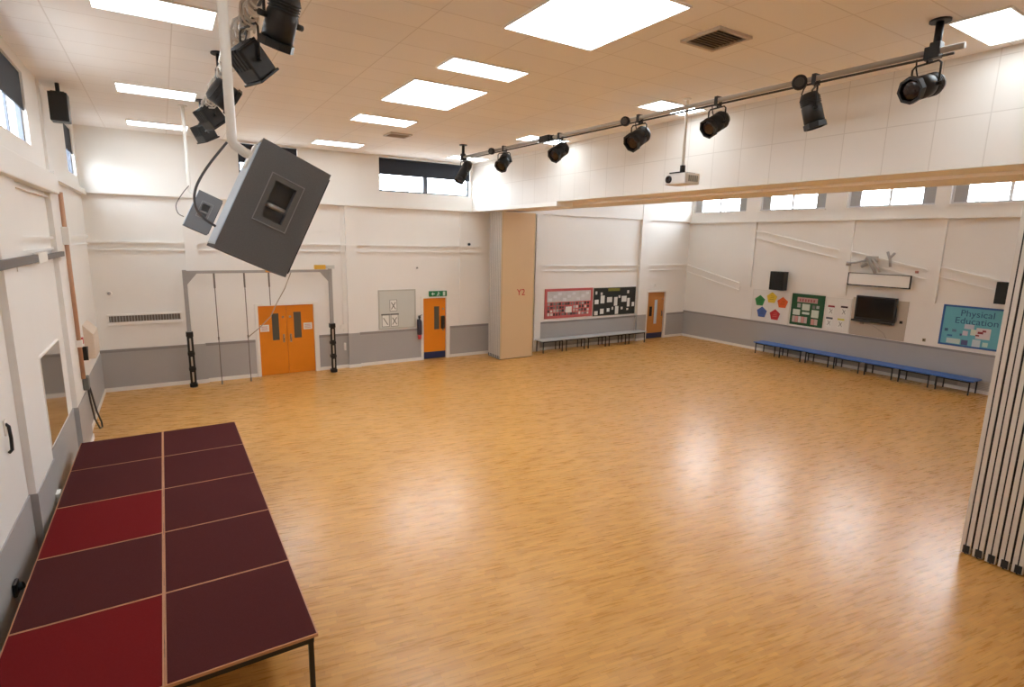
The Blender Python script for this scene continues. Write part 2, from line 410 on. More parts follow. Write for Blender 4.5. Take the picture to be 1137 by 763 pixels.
def window_right(y0, y1, z0, z1):
    global wn; wn += 1
    w = setting('window_%d' % wn, (XR, (y0+y1)/2, z0))
    m = MB(); t = 0.05; a, b = XR+0.02, XR+0.08
    m.box(a, b, y0, y1, z0, z0+t); m.box(a, b, y0, y1, z1-t, z1); m.box(a, b, y0, y0+t, z0+t, z1-t); m.box(a, b, y1-t, y1, z0+t, z1-t)
    ym = (y0+y1)/2; m.box(a, b, ym-0.04, ym+0.04, z0+t, z1-t)
    m.build('frame', frame_w, w)
    MB().box(a, b, y0+t, y0+0.36, z0+t, z1-t).build('side_panel', jamb_grey, w)
    MB().box(a, b, y1-0.36, y1-t, z0+t, z1-t).build('side_panel', jamb_grey, w)
    MB().box(XR+0.045, XR+0.051, y0+0.36, y1-0.36, z0+t, z1-t).build('glass_pane', glass, w)
    MB().box(XR-0.12, XR+0.02, y0-0.04, y1+0.04, z0-0.04, z0).build('sill', trim_white, w)
for y0, y1 in RIGHT_W: window_right(y0, y1, 5.17, 6.1)

# ------------------------------------------------------------------ doors
dn = 0
def door(x0, x1, h, y, leaf_m, leaves, kick, rec=0.05, glasspos=None, sign=None):
    global dn; dn += 1
    d = setting('door_%d' % dn, ((x0+x1)/2, y, 0))
    fr = MB(); t = 0.05
    fr.box(x0-0.07, x0+0.01, y-0.04, y+0.2, 0, h+0.06); fr.box(x1-0.01, x1+0.1, y-0.04, y+0.2, 0, h+0.06); fr.box(x0+0.01, x1-0.01, y-0.04, y+0.2, h-0.01, h+0.06)
    fr.build('frame', trim_white, d)
    yl = y + rec
    w = (x1-x0-0.02)/leaves
    for k in range(leaves):
        a = x0+0.01+k*w+0.004; b = a+w-0.008
        lf = MB().box(a, b, yl, yl+0.045, 0.01, h-0.014).build('door_leaf', leaf_m, d)
        if glasspos:
            for g0, g1, gz0, gz1 in [glasspos[k]]:
                MB().box(g0-0.02, g1+0.02, yl-0.008, yl+0.01, gz0-0.02, gz1+0.02).build('bead', leaf_m, lf)
                MB().box(g0, g1, yl-0.012, yl+0.012, gz0, gz1).build('vision_panel', door_glass if dn != 3 else silver_blue, lf)
        if kick:
            MB().box(a+0.005, b-0.005, yl-0.006, yl+0.01, 0.015, 0.24).build('kick_plate', blue_kick, lf)
        hx = b-0.09 if k == 0 else a+0.09
        MB().box(hx-0.025, hx+0.025, yl-0.008, yl, 0.92, 1.16).tube([(hx, yl-0.004, 1.12), (hx, yl-0.05, 1.12), (hx, yl-0.05, 0.96), (hx, yl-0.004, 0.96)], 0.011).build('handle', chrome, lf)
        MB().box(hx-0.03, hx+0.03, yl-0.012, yl, 1.62, 1.68).build('lock', chrome, lf)
    MB().box(x0+0.01, x1-0.01, y+0.12, y+0.14, 0, h).build('backing', black_m, d)
    return d
d1 = door(D1[0], D1[1], D1[2], YB, orange_door, 2, False, 0.03, [(2.44, 2.62, 1.0, 1.76), (3.02, 3.22, 1.03, 1.78)])
for x0, x1 in ((2.13, 2.36), (3.28, 3.52)):
    p = MB().box(x0, x1, YB+0.022, YB+0.03, 1.26, 1.45).build('notice', paper_white, d1)
    m = MB()
    for k in range(3): m.box(x0+0.03, x1-0.04, YB+0.02, YB+0.0225, 1.30+k*0.045, 1.315+k*0.045)
    m.build('print', mat('red_print', rgb(206, 120, 110), 0.7, noise=0.02), p)
d2 = door(D2[0], D2[1], D2[2], YB, orange_door, 1, True, 0.03, [(7.38, 7.56, 0.98, 1.74)])
d3 = door(D3[0], D3[1], D3[2], YB2, oak_door, 1, True, 0.03, [(17.12, 17.28, 0.62, 1.62)])
MB().box(7.62, 7.74, YB-0.03, YB+0.03, 1.0, 1.42).build('push_pad', black_plastic, d2)
MB().box(16.85, 16.97, YB2+0.0, YB2+0.03, 0.95, 1.35).build('push_plate', black_plastic, d3)

# ------------------------------------------------------------------ ceiling lamps, skylights, vents
def ceil_panel(name, x0, x1, y0, y1, label, cat, group, dm, fw=0.02):
    t = thing(name, label, cat, ((x0+x1)/2, (y0+y1)/2, H-0.02), group)
    m = MB(); z0, z1 = H-0.022, H-0.001
    m.box(x0, x1, y0, y0+fw, z0, z1); m.box(x0, x1, y1-fw, y1, z0, z1); m.box(x0, x0+fw, y0+fw, y1-fw, z0, z1); m.box(x1-fw, x1, y0+fw, y1-fw, z0, z1)
    m.build('frame', white_metal, t)
    MB().box(x0+fw, x1-fw, y0+fw, y1-fw, H-0.014, H-0.002).build('diffuser', dm, t)
    return t
G = 'rectangular ceiling light panels'
LX = [(-0.45, 0.72), (3.46, 4.68), (7.30, 8.46)]
PANELS = [
 (0, 7.25, 7.90, 'long bright ceiling light panel crossing behind the near white speaker pole'),
 (0, 11.42, 12.10, 'rectangular ceiling light panel beside the far speaker pole, above the corner loudspeaker'),
 (0, 14.92, 15.55, 'narrow looking ceiling light panel closest to the back wall above the wall grille'),
 (0, 2.45, 3.00, 'ceiling light panel of the front row over the left wall, above the camera'),
 (1, 2.45, 3.00, 'ceiling light panel of the front row, just in front of the near skylight'),
 (1, 7.08, 7.66, 'ceiling light panel lying between the two square skylights'),
 (1, 11.22, 11.92, 'ceiling light panel between the far skylight and the small ceiling vent'),
 (1, 14.75, 15.42, 'ceiling light panel in the middle row, nearest the back wall'),
 (2, 2.45, 3.00, 'ceiling light panel in the corner beside the near end of the lighting bar'),
 (2, 7.03, 7.62, 'ceiling light panel crossed by the lighting bar at the projector pole'),
 (2, 10.98, 11.65, 'ceiling light panel behind the lighting bar between second and third spotlights from the far end'),
 (2, 14.85, 15.45, 'ceiling light panel above the dark window blind at the far end of the lighting bar')]
for k, y0, y1, lab in PANELS:
    ceil_panel('ceiling_light', LX[k][0], LX[k][1], y0, y1, lab, 'ceiling light', G, lamp_diff)
for x0, xn in ((11.8, 'inner'), (15.6, 'window')):
    for y0, yn in ((4.2, 'near'), (9.2, 'middle'), (13.6, 'far')):
        ceil_panel('ceiling_light', x0, x0+1.2, y0, y0+0.6, 'ceiling light panel over the bay behind the bulkhead, %s row, %s side' % (yn, xn), 'ceiling light', G, lamp_diff)
ceil_panel('skylight', 3.47, 4.77, 4.25, 5.85, 'larger looking square white skylight near the camera in the ceiling', 'skylight', 'square skylights', sky_diff)
ceil_panel('skylight', 3.43, 4.72, 8.35, 9.92, 'square white skylight farther back, between two ceiling light panels', 'skylight', 'square skylights', sky_diff)
vent_m = mat('dark_vent', rgb(96, 84, 72), 0.6, noise=0.05)
def vent(x0, x1, y0, y1, label):
    t = thing('ceiling_vent', label, 'vent', ((x0+x1)/2, (y0+y1)/2, H-0.03), 'ceiling vents')
    m = MB(); f = 0.04
    m.box(x0, x1, y0, y0+f, H-0.03, H-0.001); m.box(x0, x1, y1-f, y1, H-0.03, H-0.001); m.box(x0, x0+f, y0+f, y1-f, H-0.03, H-0.001); m.box(x1-f, x1, y0+f, y1-f, H-0.03, H-0.001)
    m.build('frame', mat('vent_frame', rgb(200, 190, 178), 0.5, noise=0.02), t)
    m = MB(); n = 9
    for k in range(n):
        yy = y0+f+(y1-y0-2*f)*(k+0.5)/n
        m.box(x0+f, x1-f, -0.02, 0.02, -0.003, 0.003, Matrix.Translation((0, yy, H-0.016)) @ Matrix.Rotation(0.6, 4, 'X'))
    m.build('louvres', mat('vent_louvre', rgb(168, 152, 134), 0.5, noise=0.03), t)
    MB().box(x0+f, x1-f, y0+f, y1-f, H-0.004, H-0.001).build('backing', mat('vent_duct', rgb(88, 78, 68), 0.7, noise=0.05), t)
vent(5.42, 6.0, 4.42, 4.98, 'dark louvred ceiling vent beside the near square skylight')
vent(4.62, 5.15, 12.7, 13.2, 'small ceiling vent far back beyond the middle light panels')

# ------------------------------------------------------------------ stage decks
SX = [-1.351, -0.2455, 0.860]; SY0 = 10.654; SD = 1.263; SZ = 0.60
order = ['back', 'second from the back', 'third from the back', 'fourth from the back', 'front']
red = {(0, 2), (0, 4)}
wallside = ['dark maroon stage deck in the far corner against the left wall', 'dark maroon stage deck by the left wall, directly behind the bright red deck',
 'brighter red stage deck by the left wall between two dark maroon decks', 'dark maroon stage deck by the left wall, between the two brighter red decks',
 'brighter red stage deck at the near end by the left wall, cut by the frame']
hallside = ['dark maroon stage deck at the far end on the open floor side', 'dark maroon stage deck on the open floor side, second from the far end',
 'dark maroon stage deck on the open floor side, alongside the middle red deck', 'dark maroon stage deck on the open floor side, second from the near end',
 'dark maroon stage deck at the near end with its black leg showing']
for i in range(2):
    for j in range(5):
        x0, x1 = SX[i]+0.002, SX[i+1]-0.002; y1 = SY0-j*SD-0.002; y0 = SY0-(j+1)*SD+0.002
        t = thing('stage_deck', (wallside, hallside)[i][j], 'stage deck', ((x0+x1)/2, (y0+y1)/2, 0), 'carpeted portable stage decks')
        MB().box(x0, x1, y0, y1, SZ-0.03, SZ-0.002, bevel=0.003).build('plywood_board', ply_edge, t)
        e = 0.013
        MB().box(x0+e, x1-e, y0+e, y1-e, SZ-0.003, SZ+0.002).build('carpet_top', carpet_red if (i, j) in red else carpet_dark, t)
        m = MB(); q = 0.03
        m.box(x0+q, x1-q, y0+q, y0+q+0.03, SZ-0.095, SZ-0.03); m.box(x0+q, x1-q, y1-q-0.03, y1-q, SZ-0.095, SZ-0.03)
        m.box(x0+q, x0+q+0.03, y0+q+0.03, y1-q-0.03, SZ-0.095, SZ-0.03); m.box(x1-q-0.03, x1-q, y0+q+0.03, y1-q-0.03, SZ-0.095, SZ-0.03)
        m.build('steel_frame', black_metal, t)
        for lx in (x0+q+0.004, x1-q-0.044):
            for ly in (y0+q+0.004, y1-q-0.044):
                MB().box(lx, lx+0.04, ly, ly+0.04, 0.015, SZ-0.09).box(lx-0.006, lx+0.046, ly-0.006, ly+0.046, 0, 0.016).build('leg', black_metal, t)

# ------------------------------------------------------------------ hung loudspeakers
def hung_speaker(base, w, h, dep, th, pole_x, pole_y, label, cable):
    """base: top-left-front corner of the side panel; the cabinet extends to +y by dep, tilted by th about y"""
    B = Vector(base)
    u = Vector((math.cos(th), 0, -math.sin(th))); v = Vector((math.sin(th), 0, math.cos(th)))
    Mx = Matrix(((u.x, 0, v.x, B.x), (u.y, 1, v.y, B.y), (u.z, 0, v.z, B.z), (0, 0, 0, 1)))   # local (along u, along y, along v)
    t = thing('hanging_loudspeaker', label, 'loudspeaker', (B.x, B.y, B.z-h), 'hanging loudspeakers')
    cab = MB()
    hx0, hx1, hz0, hz1 = w*0.36, w*0.66, -h*0.60, -h*0.27
    T = 0.02
    # side panel facing the camera, built around the handle opening
    for a, b, p, q in ((0, hx0, -h, 0), (hx1, w, -h, 0), (hx0, hx1, -h, hz0), (hx0, hx1, hz1, 0)):
        cab.box(a, b, 0, T, p, q, Mx)
    cab.box(0, w, dep-T, dep, -h, 0, Mx); cab.box(0, w, T, dep-T, -T, 0, Mx); cab.box(0, w, T, dep-T, -h, -h+T, Mx)
    cab.box(w-T, w, T, dep-T, -h+T, -T, Mx)
    cab.build('cabinet', felt_grey, t)
    MB().box(0.001, T, T+0.001, dep-T-0.001, -h+T, -T, Mx).box(-0.004, 0.004, 0.03, dep-0.03, -h+0.03, -0.03, Mx).build('back_panel', silver_blue, t)  # pale blue tint: window light on the cabinet's back, put into its colour
    MB().box(w-0.001, w+0.012, 0.03, dep-0.03, -h+0.03, -0.03, Mx).build('front_grille', black_metal, t)
    hd = MB(); f = w*0.075
    for a, b, p, q in ((hx0-f, hx0, hz0-f, hz1+f), (hx1, hx1+f, hz0-f, hz1+f), (hx0, hx1, hz0-f, hz0), (hx0, hx1, hz1, hz1+f)):
        hd.box(a, b, -0.006, 0.004, p, q, Mx)
    # recess walls
    for a, b, p, q in ((hx0-0.004, hx0, hz0, hz1), (hx1, hx1+0.004, hz0, hz1), (hx0, hx1, hz0-0.004, hz0), (hx0, hx1, hz1, hz1+0.004)):
        hd.box(a, b, 0.003, 0.1, p, q, Mx)
    hd.box(hx0-0.004, hx1+0.004, 0.098, 0.104, hz0-0.004, hz1+0.004, Mx)
    rm = MB(); g = w*0.012; a0, a1, c0, c1 = hx0-f-g, hx1+f+g, hz0-f-g, hz1+f+g
    for a, b, p, q in ((a0, a0+g, c0, c1), (a1-g, a1, c0, c1), (a0+g, a1-g, c0, c0+g), (a0+g, a1-g, c1-g, c1)):
        rm.box(a, b, -0.009, 0.003, p, q, Mx)
    hh = hd.build('handle_cup', mat('handle_cup_plastic', rgb(104, 106, 108), 0.5, noise=0.06), t)
    rm.build('rim', mat('pale_rim', rgb(150, 153, 156), 0.5, noise=0.04), hh)
    bar = MB(); zc = hz0+(hz1-hz0)*0.36
    bar.tube([Mx @ Vector((hx0, 0.03, zc)), Mx @ Vector((hx1, 0.03, zc))], h*0.022)
    bar.build('grip_bar', light_steel, hh)
    # pole with elbow into the back panel
    pm = MB(); r = 0.031
    at = Mx @ Vector((0, pole_y-B.y, -h*0.12))
    ez = at.z + 0.06
    pts = [(pole_x, pole_y, H-0.01), (pole_x, pole_y, ez+0.03), (pole_x+0.012, pole_y, ez), (at.x-0.04, at.y, at.z+0.015), (at.x+0.006, at.y, at.z)]
    pm.tube(pts, r, 12); pm.cyl((pole_x, pole_y, H-0.02), (pole_x, pole_y, H-0.001), 0.08)
    pm.build('suspension_pole', white_metal, t)
    pl = MB(); pl.box(-0.016, -0.003, pole_y-B.y-0.07, pole_y-B.y+0.07, -h*0.24, -h*0.03, Mx); pl.build('mounting_plate', white_metal, t)
    cm = MB(); cp = [Vector(p) for p in cable]
    fine = []
    for k in range(len(cp)-1):
        p0 = cp[max(k-1, 0)]; p1 = cp[k]; p2 = cp[k+1]; p3 = cp[min(k+2, len(cp)-1)]
        for s in range(6):
            q = s/6; fine.append(0.5*((2*p1)+(p2-p0)*q+(2*p0-5*p1+4*p2-p3)*q*q+(3*p1-p0-3*p2+p3)*q**3))
    fine.append(cp[-1])
    cm.tube(fine, 0.008, 8); cm.build('cable', mat('dark_grey_cable', rgb(92, 90, 92), 0.5, noise=0.05), t)
    return Mx
hung_speaker((0.60, 3.95, 4.51), 0.456, 0.76, 0.66, math.radians(25.5), 0.445, 4.22,
  'large charcoal carpeted loudspeaker hanging close to the camera on a white pole',
  [(0.418, 4.25, 4.503), (0.295, 4.25, 4.34), (0.218, 4.25, 4.202), (0.204, 4.25, 4.093), (0.241, 4.25, 4.014), (0.315, 4.25, 3.955)])
hung_speaker((0.69, 12.4, 4.74), 0.43, 0.74, 0.55, math.radians(25.5), 0.535, 12.7,
  'smaller looking charcoal loudspeaker hanging farther away, half hidden by the near one',
  [(0.53, 12.66, 4.82), (0.42, 12.62, 4.68), (0.29, 12.6, 4.455), (0.309, 12.6, 4.294), (0.40, 12.58, 4.23)])

# ------------------------------------------------------------------ wall loudspeakers
def wall_speaker(x0, x1, y0, y1, z0, z1, grille, wall, label, top=False):
    t = thing('wall_loudspeaker', label, 'loudspeaker', ((x0+x1)/2, (y0+y1)/2, z0), 'black wall loudspeakers')
    MB().box(x0, x1, y0, y1, z0, z1, bevel=0.015).build('cabinet', black_plastic, t)
    m = MB()
    if grille == '-x': m.box(x0-0.012, x0, y0+0.02, y1-0.02, z0+0.02, z1-0.02, bevel=0.004)
    else: m.box(x0+0.02, x1-0.02, y0-0.012, y0, z0+0.02, z1-0.02, bevel=0.004)
    m.build('grille', black_m, t)
    m = MB()
    if top: m.cyl(((x0+x1)/2, (y0+y1)/2, z1), ((x0+x1)/2, (y0+y1)/2, H-0.001), 0.03).box((x0+x1)/2-0.09, (x0+x1)/2+0.09, y0+0.06, y1-0.05, z1-0.001, z1+0.02)
    else:
        ym = (y0+y1)/2; m.box(x1-0.002, wall, ym-0.05, ym+0.05, (z0+z1)/2-0.08, (z0+z1)/2+0.08)
    m.build('bracket', black_metal, t)
wall_speaker(-1.375, -1.125, 12.0, 12.3, 5.68, 6.13, '-y', XL, 'black loudspeaker hung under the ceiling in the left corner by the narrow window', top=True)
wall_speaker(18.45, 18.72, 11.42, 11.95, 2.36, 3.02, '-x', XR, 'black loudspeaker on the right wall above the coloured pentagons')
wall_speaker(18.58, 18.76, 5.1, 5.56, 2.52, 3.10, '-x', XR, 'black loudspeaker mostly hidden by the near folding partition, above the blue board')

# ------------------------------------------------------------------ lighting bars
def bar(p, q, r, mounts, label):
    t = thing('lighting_bar', label, 'lighting bar', (p[0], (p[1]+q[1])/2, p[2]), 'ceiling lighting bars')
    MB().cyl(p, q, r).build('tube', mat('bar_aluminium', rgb(176, 172, 166), 0.4, metal=0.3, noise=0.04), t)
    MB().cyl((p[0]+0.035, p[1]+0.1, p[2]-0.045), (q[0]+0.035, q[1]-0.1, q[2]-0.045), 0.014, 8).build('cable_run', mat('dark_cable', rgb(60, 56, 54), 0.5, noise=0.05), t)
    for f in mounts:
        x = p[0]+(q[0]-p[0])*f; y = p[1]+(q[1]-p[1])*f; z = p[2]
        MB().cyl((x, y, H-0.022), (x, y, H-0.001), 0.10).cyl((x, y, z+0.02), (x, y, H-0.02), 0.038).box(x-0.055, x+0.055, y-0.05, y+0.05, z-0.07, z+0.09, bevel=0.012).build('ceiling_mount', black_metal, t)
    return t
RBX, RBZ = 7.0, 5.98
bar((7.18, 2.75, RBZ), (6.72, 13.3, RBZ), 0.032, [0.024, 0.99], 'long grey lighting bar under the ceiling beside the bulkhead')
def rx(y): return 7.18+(6.72-7.18)*(y-2.75)/(13.3-2.75)
bar((0.90, 4.6, 6.0), (0.80, 12.3, 6.0), 0.03, [0.55, 0.96], 'grey lighting bar with cable clutter behind the near speaker pole')
mb = MB()
random.seed(3)
for k in range(54):                                                # loose cable loops tied along the left bar
    y = random.uniform(5.6, 7.4) if k % 3 == 0 else random.uniform(7.6, 12.2); x = 0.9-(y-4.6)/80
    pts = []
    a = random.uniform(0.05, 0.11); b = random.uniform(0.15, 0.4); ph = random.random()*6
    for s in range(9):
        w = s/8*PI*2; pts.append((x+math.cos(w+ph)*a, y+(s/8-0.5)*b, 6.0-0.03+math.sin(w+ph)*a))
    mb.tube(pts, 0.013, 6)
ct = tag(mb.build('cable_tangle', mat('pale_cable', rgb(206, 202, 196), 0.6, noise=0.2, nscale=12)), 'tangle of pale and dark cable loops wrapped round the lighting bar over the stage', 'cables'); ct['kind'] = 'stuff'

# ------------------------------------------------------------------ stage lights
def stage_light(hang, aim, L, R, label, style='fresnel', yaw_yoke=None, drop=0.30, barz=None):
    t = thing('stage_spotlight', label, 'stage light', hang, 'black stage lights')
    Hg = Vector(hang); a = Vector(aim).normalized()
    C = Hg + Vector((0, 0, -drop))                  # pivot of the lamp body
    side = a.cross(Vector((0, 0, 1)))
    side = Vector((0, 1, 0)) if side.length < 0.2 else side.normalized()
    X, Y, Z = Hg
    MB().box(X-0.05, X-0.036, Y-0.025, Y+0.025, Z-0.078, Z+0.05).box(X+0.052, X+0.066, Y-0.025, Y+0.025, Z-0.078, Z+0.05).box(X-0.036, X+0.052, Y-0.025, Y+0.025, Z+0.036, Z+0.05).box(X-0.036, X+0.052, Y-0.025, Y+0.025, Z-0.078, Z-0.064).cyl((X, Y, Z-0.11), (X, Y, Z-0.078), 0.012).build('clamp', black_metal, t)
    w = R+0.02; top = Hg.z-0.105
    ym = MB()
    pts = [C+side*w, Vector((C.x, C.y, top-0.03))+side*w, Vector((C.x, C.y, top))+side*(w-0.03), Vector((C.x, C.y, top))-side*(w-0.03), Vector((C.x, C.y, top-0.03))-side*w, C-side*w]
    ym.tube(pts, 0.011, 8); ym.build('yoke', black_metal, t)
    b = MB()
    if style == 'flood':
        up = side.cross(a).normalized()
        Mx = Matrix(((a.x, side.x, up.x, C.x), (a.y, side.y, up.y, C.y), (a.z, side.z, up.z, C.z), (0, 0, 0, 1)))
        b.box(-L*0.5, L*0.5, -R, R, -R*0.8, R*0.8, Mx, bevel=0.02)
        for k in range(5): b.box(-L*0.55, L*0.1, -R*0.8+k*R*0.38, -R*0.8+k*R*0.38+0.015, -R*0.85, R*0.85, Mx)
        b.build('housing', black_metal, t)
        MB().box(L*0.5-0.004, L*0.5+0.02, -R*1.08, R*1.08, -R*0.9, R*0.9, Mx, bevel=0.006).build('bezel', black_plastic, t)
        MB().box(L*0.5+0.019, L*0.5+0.024, -R*0.85, R*0.85, -R*0.68, R*0.68, Mx).build('lens', dark_lens, t)
    else:
        n = 12
        prof = [(-L*0.5, R*0.45), (-L*0.48, R*0.72), (-L*0.36, R*0.88)]
        for k in range(4):
            d = -L*0.34+k*0.05*L; prof += [(d, R*0.92), (d+0.02*L, R*0.92), (d+0.025*L, R*0.84), (d+0.045*L, R*0.84)]
        prof += [(-L*0.1, R*0.9), (L*0.36, R*0.92)]
        b.lathe(prof, C, a, 24); b.build('housing', black_metal, t)
        MB().lathe([(L*0.34, R*0.9), (L*0.36, R*1.06), (L*0.50, R*1.06), (L*0.50, R*0.86), (L*0.44, R*0.84)], C, a, 8, cap=False).build('bezel', black_plastic, t)
        MB().lathe([(L*0.43, R*0.86), (L*0.455, R*0.6), (L*0.465, R*0.2)], C, a, 20).build('lens', dark_lens, t)
    for s in (-1, 1):
        MB().cyl(C+side*s*(w-0.015), C+side*s*(w+0.045), 0.022, 10).build('knob', black_plastic, t)
    cb = MB(); p0 = C-a*L*0.48; p1 = Hg+Vector((0.03, 0.12, -0.03))
    mid = (p0+p1)/2+Vector((0, 0.08, -0.06))
    cb.tube([p0, (p0+mid)/2+Vector((0, 0.02, -0.02)), mid, (mid+p1)/2+Vector((0, 0.01, 0.0)), p1], 0.008, 6)
    cb.build('lead', black_plastic, t)
    return t
def R_(y): return (rx(y), y, RBZ)
stage_light(R_(3.07), (-0.97, 0.24, -0.30), 0.42, 0.135, 'black stage light with octagonal lens nearest the near end of the right lighting bar', drop=0.34)
stage_light(R_(4.27), (0.20, -0.22, -1.0), 0.44, 0.13, 'black stage light aimed steeply down, second from the near end of the right bar', drop=0.38)
stage_light(R_(5.68), (-0.85, 0.08, -0.50), 0.38, 0.14, 'black stage light just right of the projector pole on the lighting bar', drop=0.32)
stage_light(R_(7.2), (-0.85, 0.0, -0.55), 0.40, 0.155, 'black stage light just left of the projector pole, beside a round cable socket', drop=0.32)
stage_light(R_(9.3), (-0.84, -0.12, -0.55), 0.38, 0.15, 'black stage light in the middle of the far half of the right lighting bar', drop=0.30)
stage_light(R_(11.3), (-0.7, -0.3, -0.75), 0.38, 0.15, 'black stage light second from the far end of the right lighting bar', drop=0.30)
stage_light(R_(13.15), (-0.65, -0.1, -1.0), 0.62, 0.13, 'long slim black stage light in front of the window blind at the bar end', drop=0.36)
def Lb(y): return (0.9-(y-4.6)/80, y, 6.0)
stage_light(Lb(4.78), (-0.22, 0.42, -1.0), 0.40, 0.125, 'black cylindrical stage light nearest the camera, at the top of the left bar', drop=0.50)
stage_light(Lb(6.3), (0.75, 0.3, -0.9), 0.30, 0.145, 'black box floodlight tilted on the left bar beside the white speaker pole', 'flood', drop=0.43)
stage_light(Lb(8.7), (0.6, 0.1, -0.4), 0.32, 0.185, 'black round stage light partly hidden behind the white speaker pole', drop=0.26)
stage_light(Lb(10.6), (0.6, 0.2, -0.8), 0.30, 0.17, 'black boxy floodlight near the far end of the left bar, upper of two', 'flood', drop=0.22)
stage_light(Lb(11.9), (0.5, 0.2, -1.0), 0.26, 0.16, 'black boxy floodlight at the very far end of the left bar, lower of two', 'flood', drop=0.28)
def socket(y, label, r=0.075):
    x = rx(y)
    t = thing('cable_socket', label, 'cable socket', (x-0.06, y, RBZ-0.02), 'round black sockets on the lighting bar')
    MB().lathe([(0, r*0.6), (0.02, r), (0.09, r), (0.10, r*0.8)], (x-0.02, y, RBZ-0.02), (-0.85, -0.5, -0.1), 18).build('housing', black_plastic, t)
    MB().lathe([(0.099, r*0.62), (0.112, r*0.55)], (x-0.02, y, RBZ-0.02), (-0.85, -0.5, -0.1), 14).build('cap', mat('dark_grey_plastic', rgb(62, 60, 58), 0.5, noise=0.05), t)
socket(4.46, 'round black cable socket on the lighting bar beside the light aimed straight down', 0.09)
socket(7.48, 'round black cable socket on the lighting bar left of the projector pole', 0.08)
socket(11.75, 'round black cable socket far along the lighting bar near the window', 0.075)
t = thing('bar_light_adaptor', 'small black adaptor box clamped to the bar between the middle and second farthest lights', 'adaptor', (rx(9.75), 9.75, RBZ))
MB().box(rx(9.75)-0.05, rx(9.75)+0.05, 9.6, 9.95, RBZ-0.06, RBZ+0.06, bevel=0.01).build('housing', black_plastic, t)
MB().cyl((rx(9.5), 9.5, RBZ), (rx(9.6), 9.61, RBZ), 0.045).build('end_cap', black_metal, t)

# ------------------------------------------------------------------ projector
t = thing('projector', 'white ceiling projector hanging on a slim pole in front of the bulkhead', 'projector', (7.62, 6.74, 4.92))
MB().box(7.44, 7.80, 6.52, 6.98, 4.90, 5.08, bevel=0.025).build('case', mat('projector_white', rgb(232, 230, 226), 0.4, noise=0.01), t)
MB().lathe([(0, 0.062), (0.03, 0.062), (0.035, 0.045), (0.01, 0.035)], (7.445, 6.87, 4.985), (-1, 0, 0), 20).build('lens', dark_lens, t)
m = MB()
for k in range(6): m.box(7.52+k*0.04, 7.54+k*0.04, 6.512, 6.522, 4.94, 5.04)
m.build('vent_grille', mat('projector_grille', rgb(150, 148, 144), 0.5, noise=0.03), t)
MB().box(7.44, 7.80, 6.62, 6.88, 5.08, 5.10, bevel=0.008).cyl((7.62, 6.75, 5.08), (7.62, 6.75, 5.22), 0.045).build('mount_plate', black_plastic, t)
MB().cyl((7.62, 6.75, 5.2), (7.62, 6.75, H-0.02), 0.024).cyl((7.62, 6.75, H-0.03), (7.62, 6.75, H-0.001), 0.06).build('pole', white_metal, t)

# ------------------------------------------------------------------ folding partitions
def panel_stack(name_label, x0, x1, ys, z1, front_label=None):
    t = thing('folding_partition', name_label, 'folding partition', ((x0+x1)/2, sum(ys)/len(ys), 0), 'stacked folding wall panels')
    out = []
    for k, (a, b) in enumerate(zip(ys, ys[1:])):
        g = 0.012
        p = MB().box(x0+0.03, x1, a+g, b-g, 0.02, z1).build('panel', beige_panel, t)
        MB().box(x0, x0+0.031, a+g, (a+b)/2-0.008, 0.02, z1).build('edge_profile', panel_grey, p)
        MB().box(x0+0.004, x0+0.031, (a+b)/2-0.008, (a+b)/2+0.008, 0.02, z1).build('seal', seal_black, p)
        MB().box(x0, x0+0.031, (a+b)/2+0.008, b-g, 0.02, z1).build('edge_profile', panel_grey, p)
        MB().box(x0-0.012, x0, a+g+0.01, b-g-0.03, 0.03, 0.13).build('hinge', seal_black, p)
        MB().box(x0+0.02, x1-0.02, (a+b)/2-0.01, (a+b)/2+0.01, 0, 0.021).build('bottom_seal', seal_black, p)
        out.append(p)
    MB().box(x0+0.02, x1, ys[0]+0.02, ys[-1]-0.02, 0.1, z1-0.05).build('core', seal_black, t)
    return t, out
ys = [15.32+0.098*k for k in range(9)]
t, ps = panel_stack('stack of folded beige partition panels with grey edges against the back wall', 9.19, 10.5, [round(y, 3) for y in ys], 4.80)
text('lettering', 'Y2', 0.30, red_paint, (9.98, 15.327, 2.22), FACE_BACK, ps[0], 0.002)
MB().box(9.2, 9.25, 15.329, 15.338, 0.02, 4.8).box(10.46, 10.5, 15.329, 15.338, 0.02, 4.8).build('edge_trim', mat('beige_trim', rgb(198, 176, 140), 0.4, metal=0.2, noise=0.03), ps[0])
MB().box(10.50, 10.515, 15.34, 15.40, 1.45, 2.0).build('sign', mat('light_green_sign', rgb(126, 164, 84), 0.5, noise=0.04), ps[0])
ys = [round(0.62+0.131*k, 3) for k in range(15)]
panel_stack('near stack of folded partition panels, grey striped edges facing the hall', 8.55, 9.75, ys, 4.86)

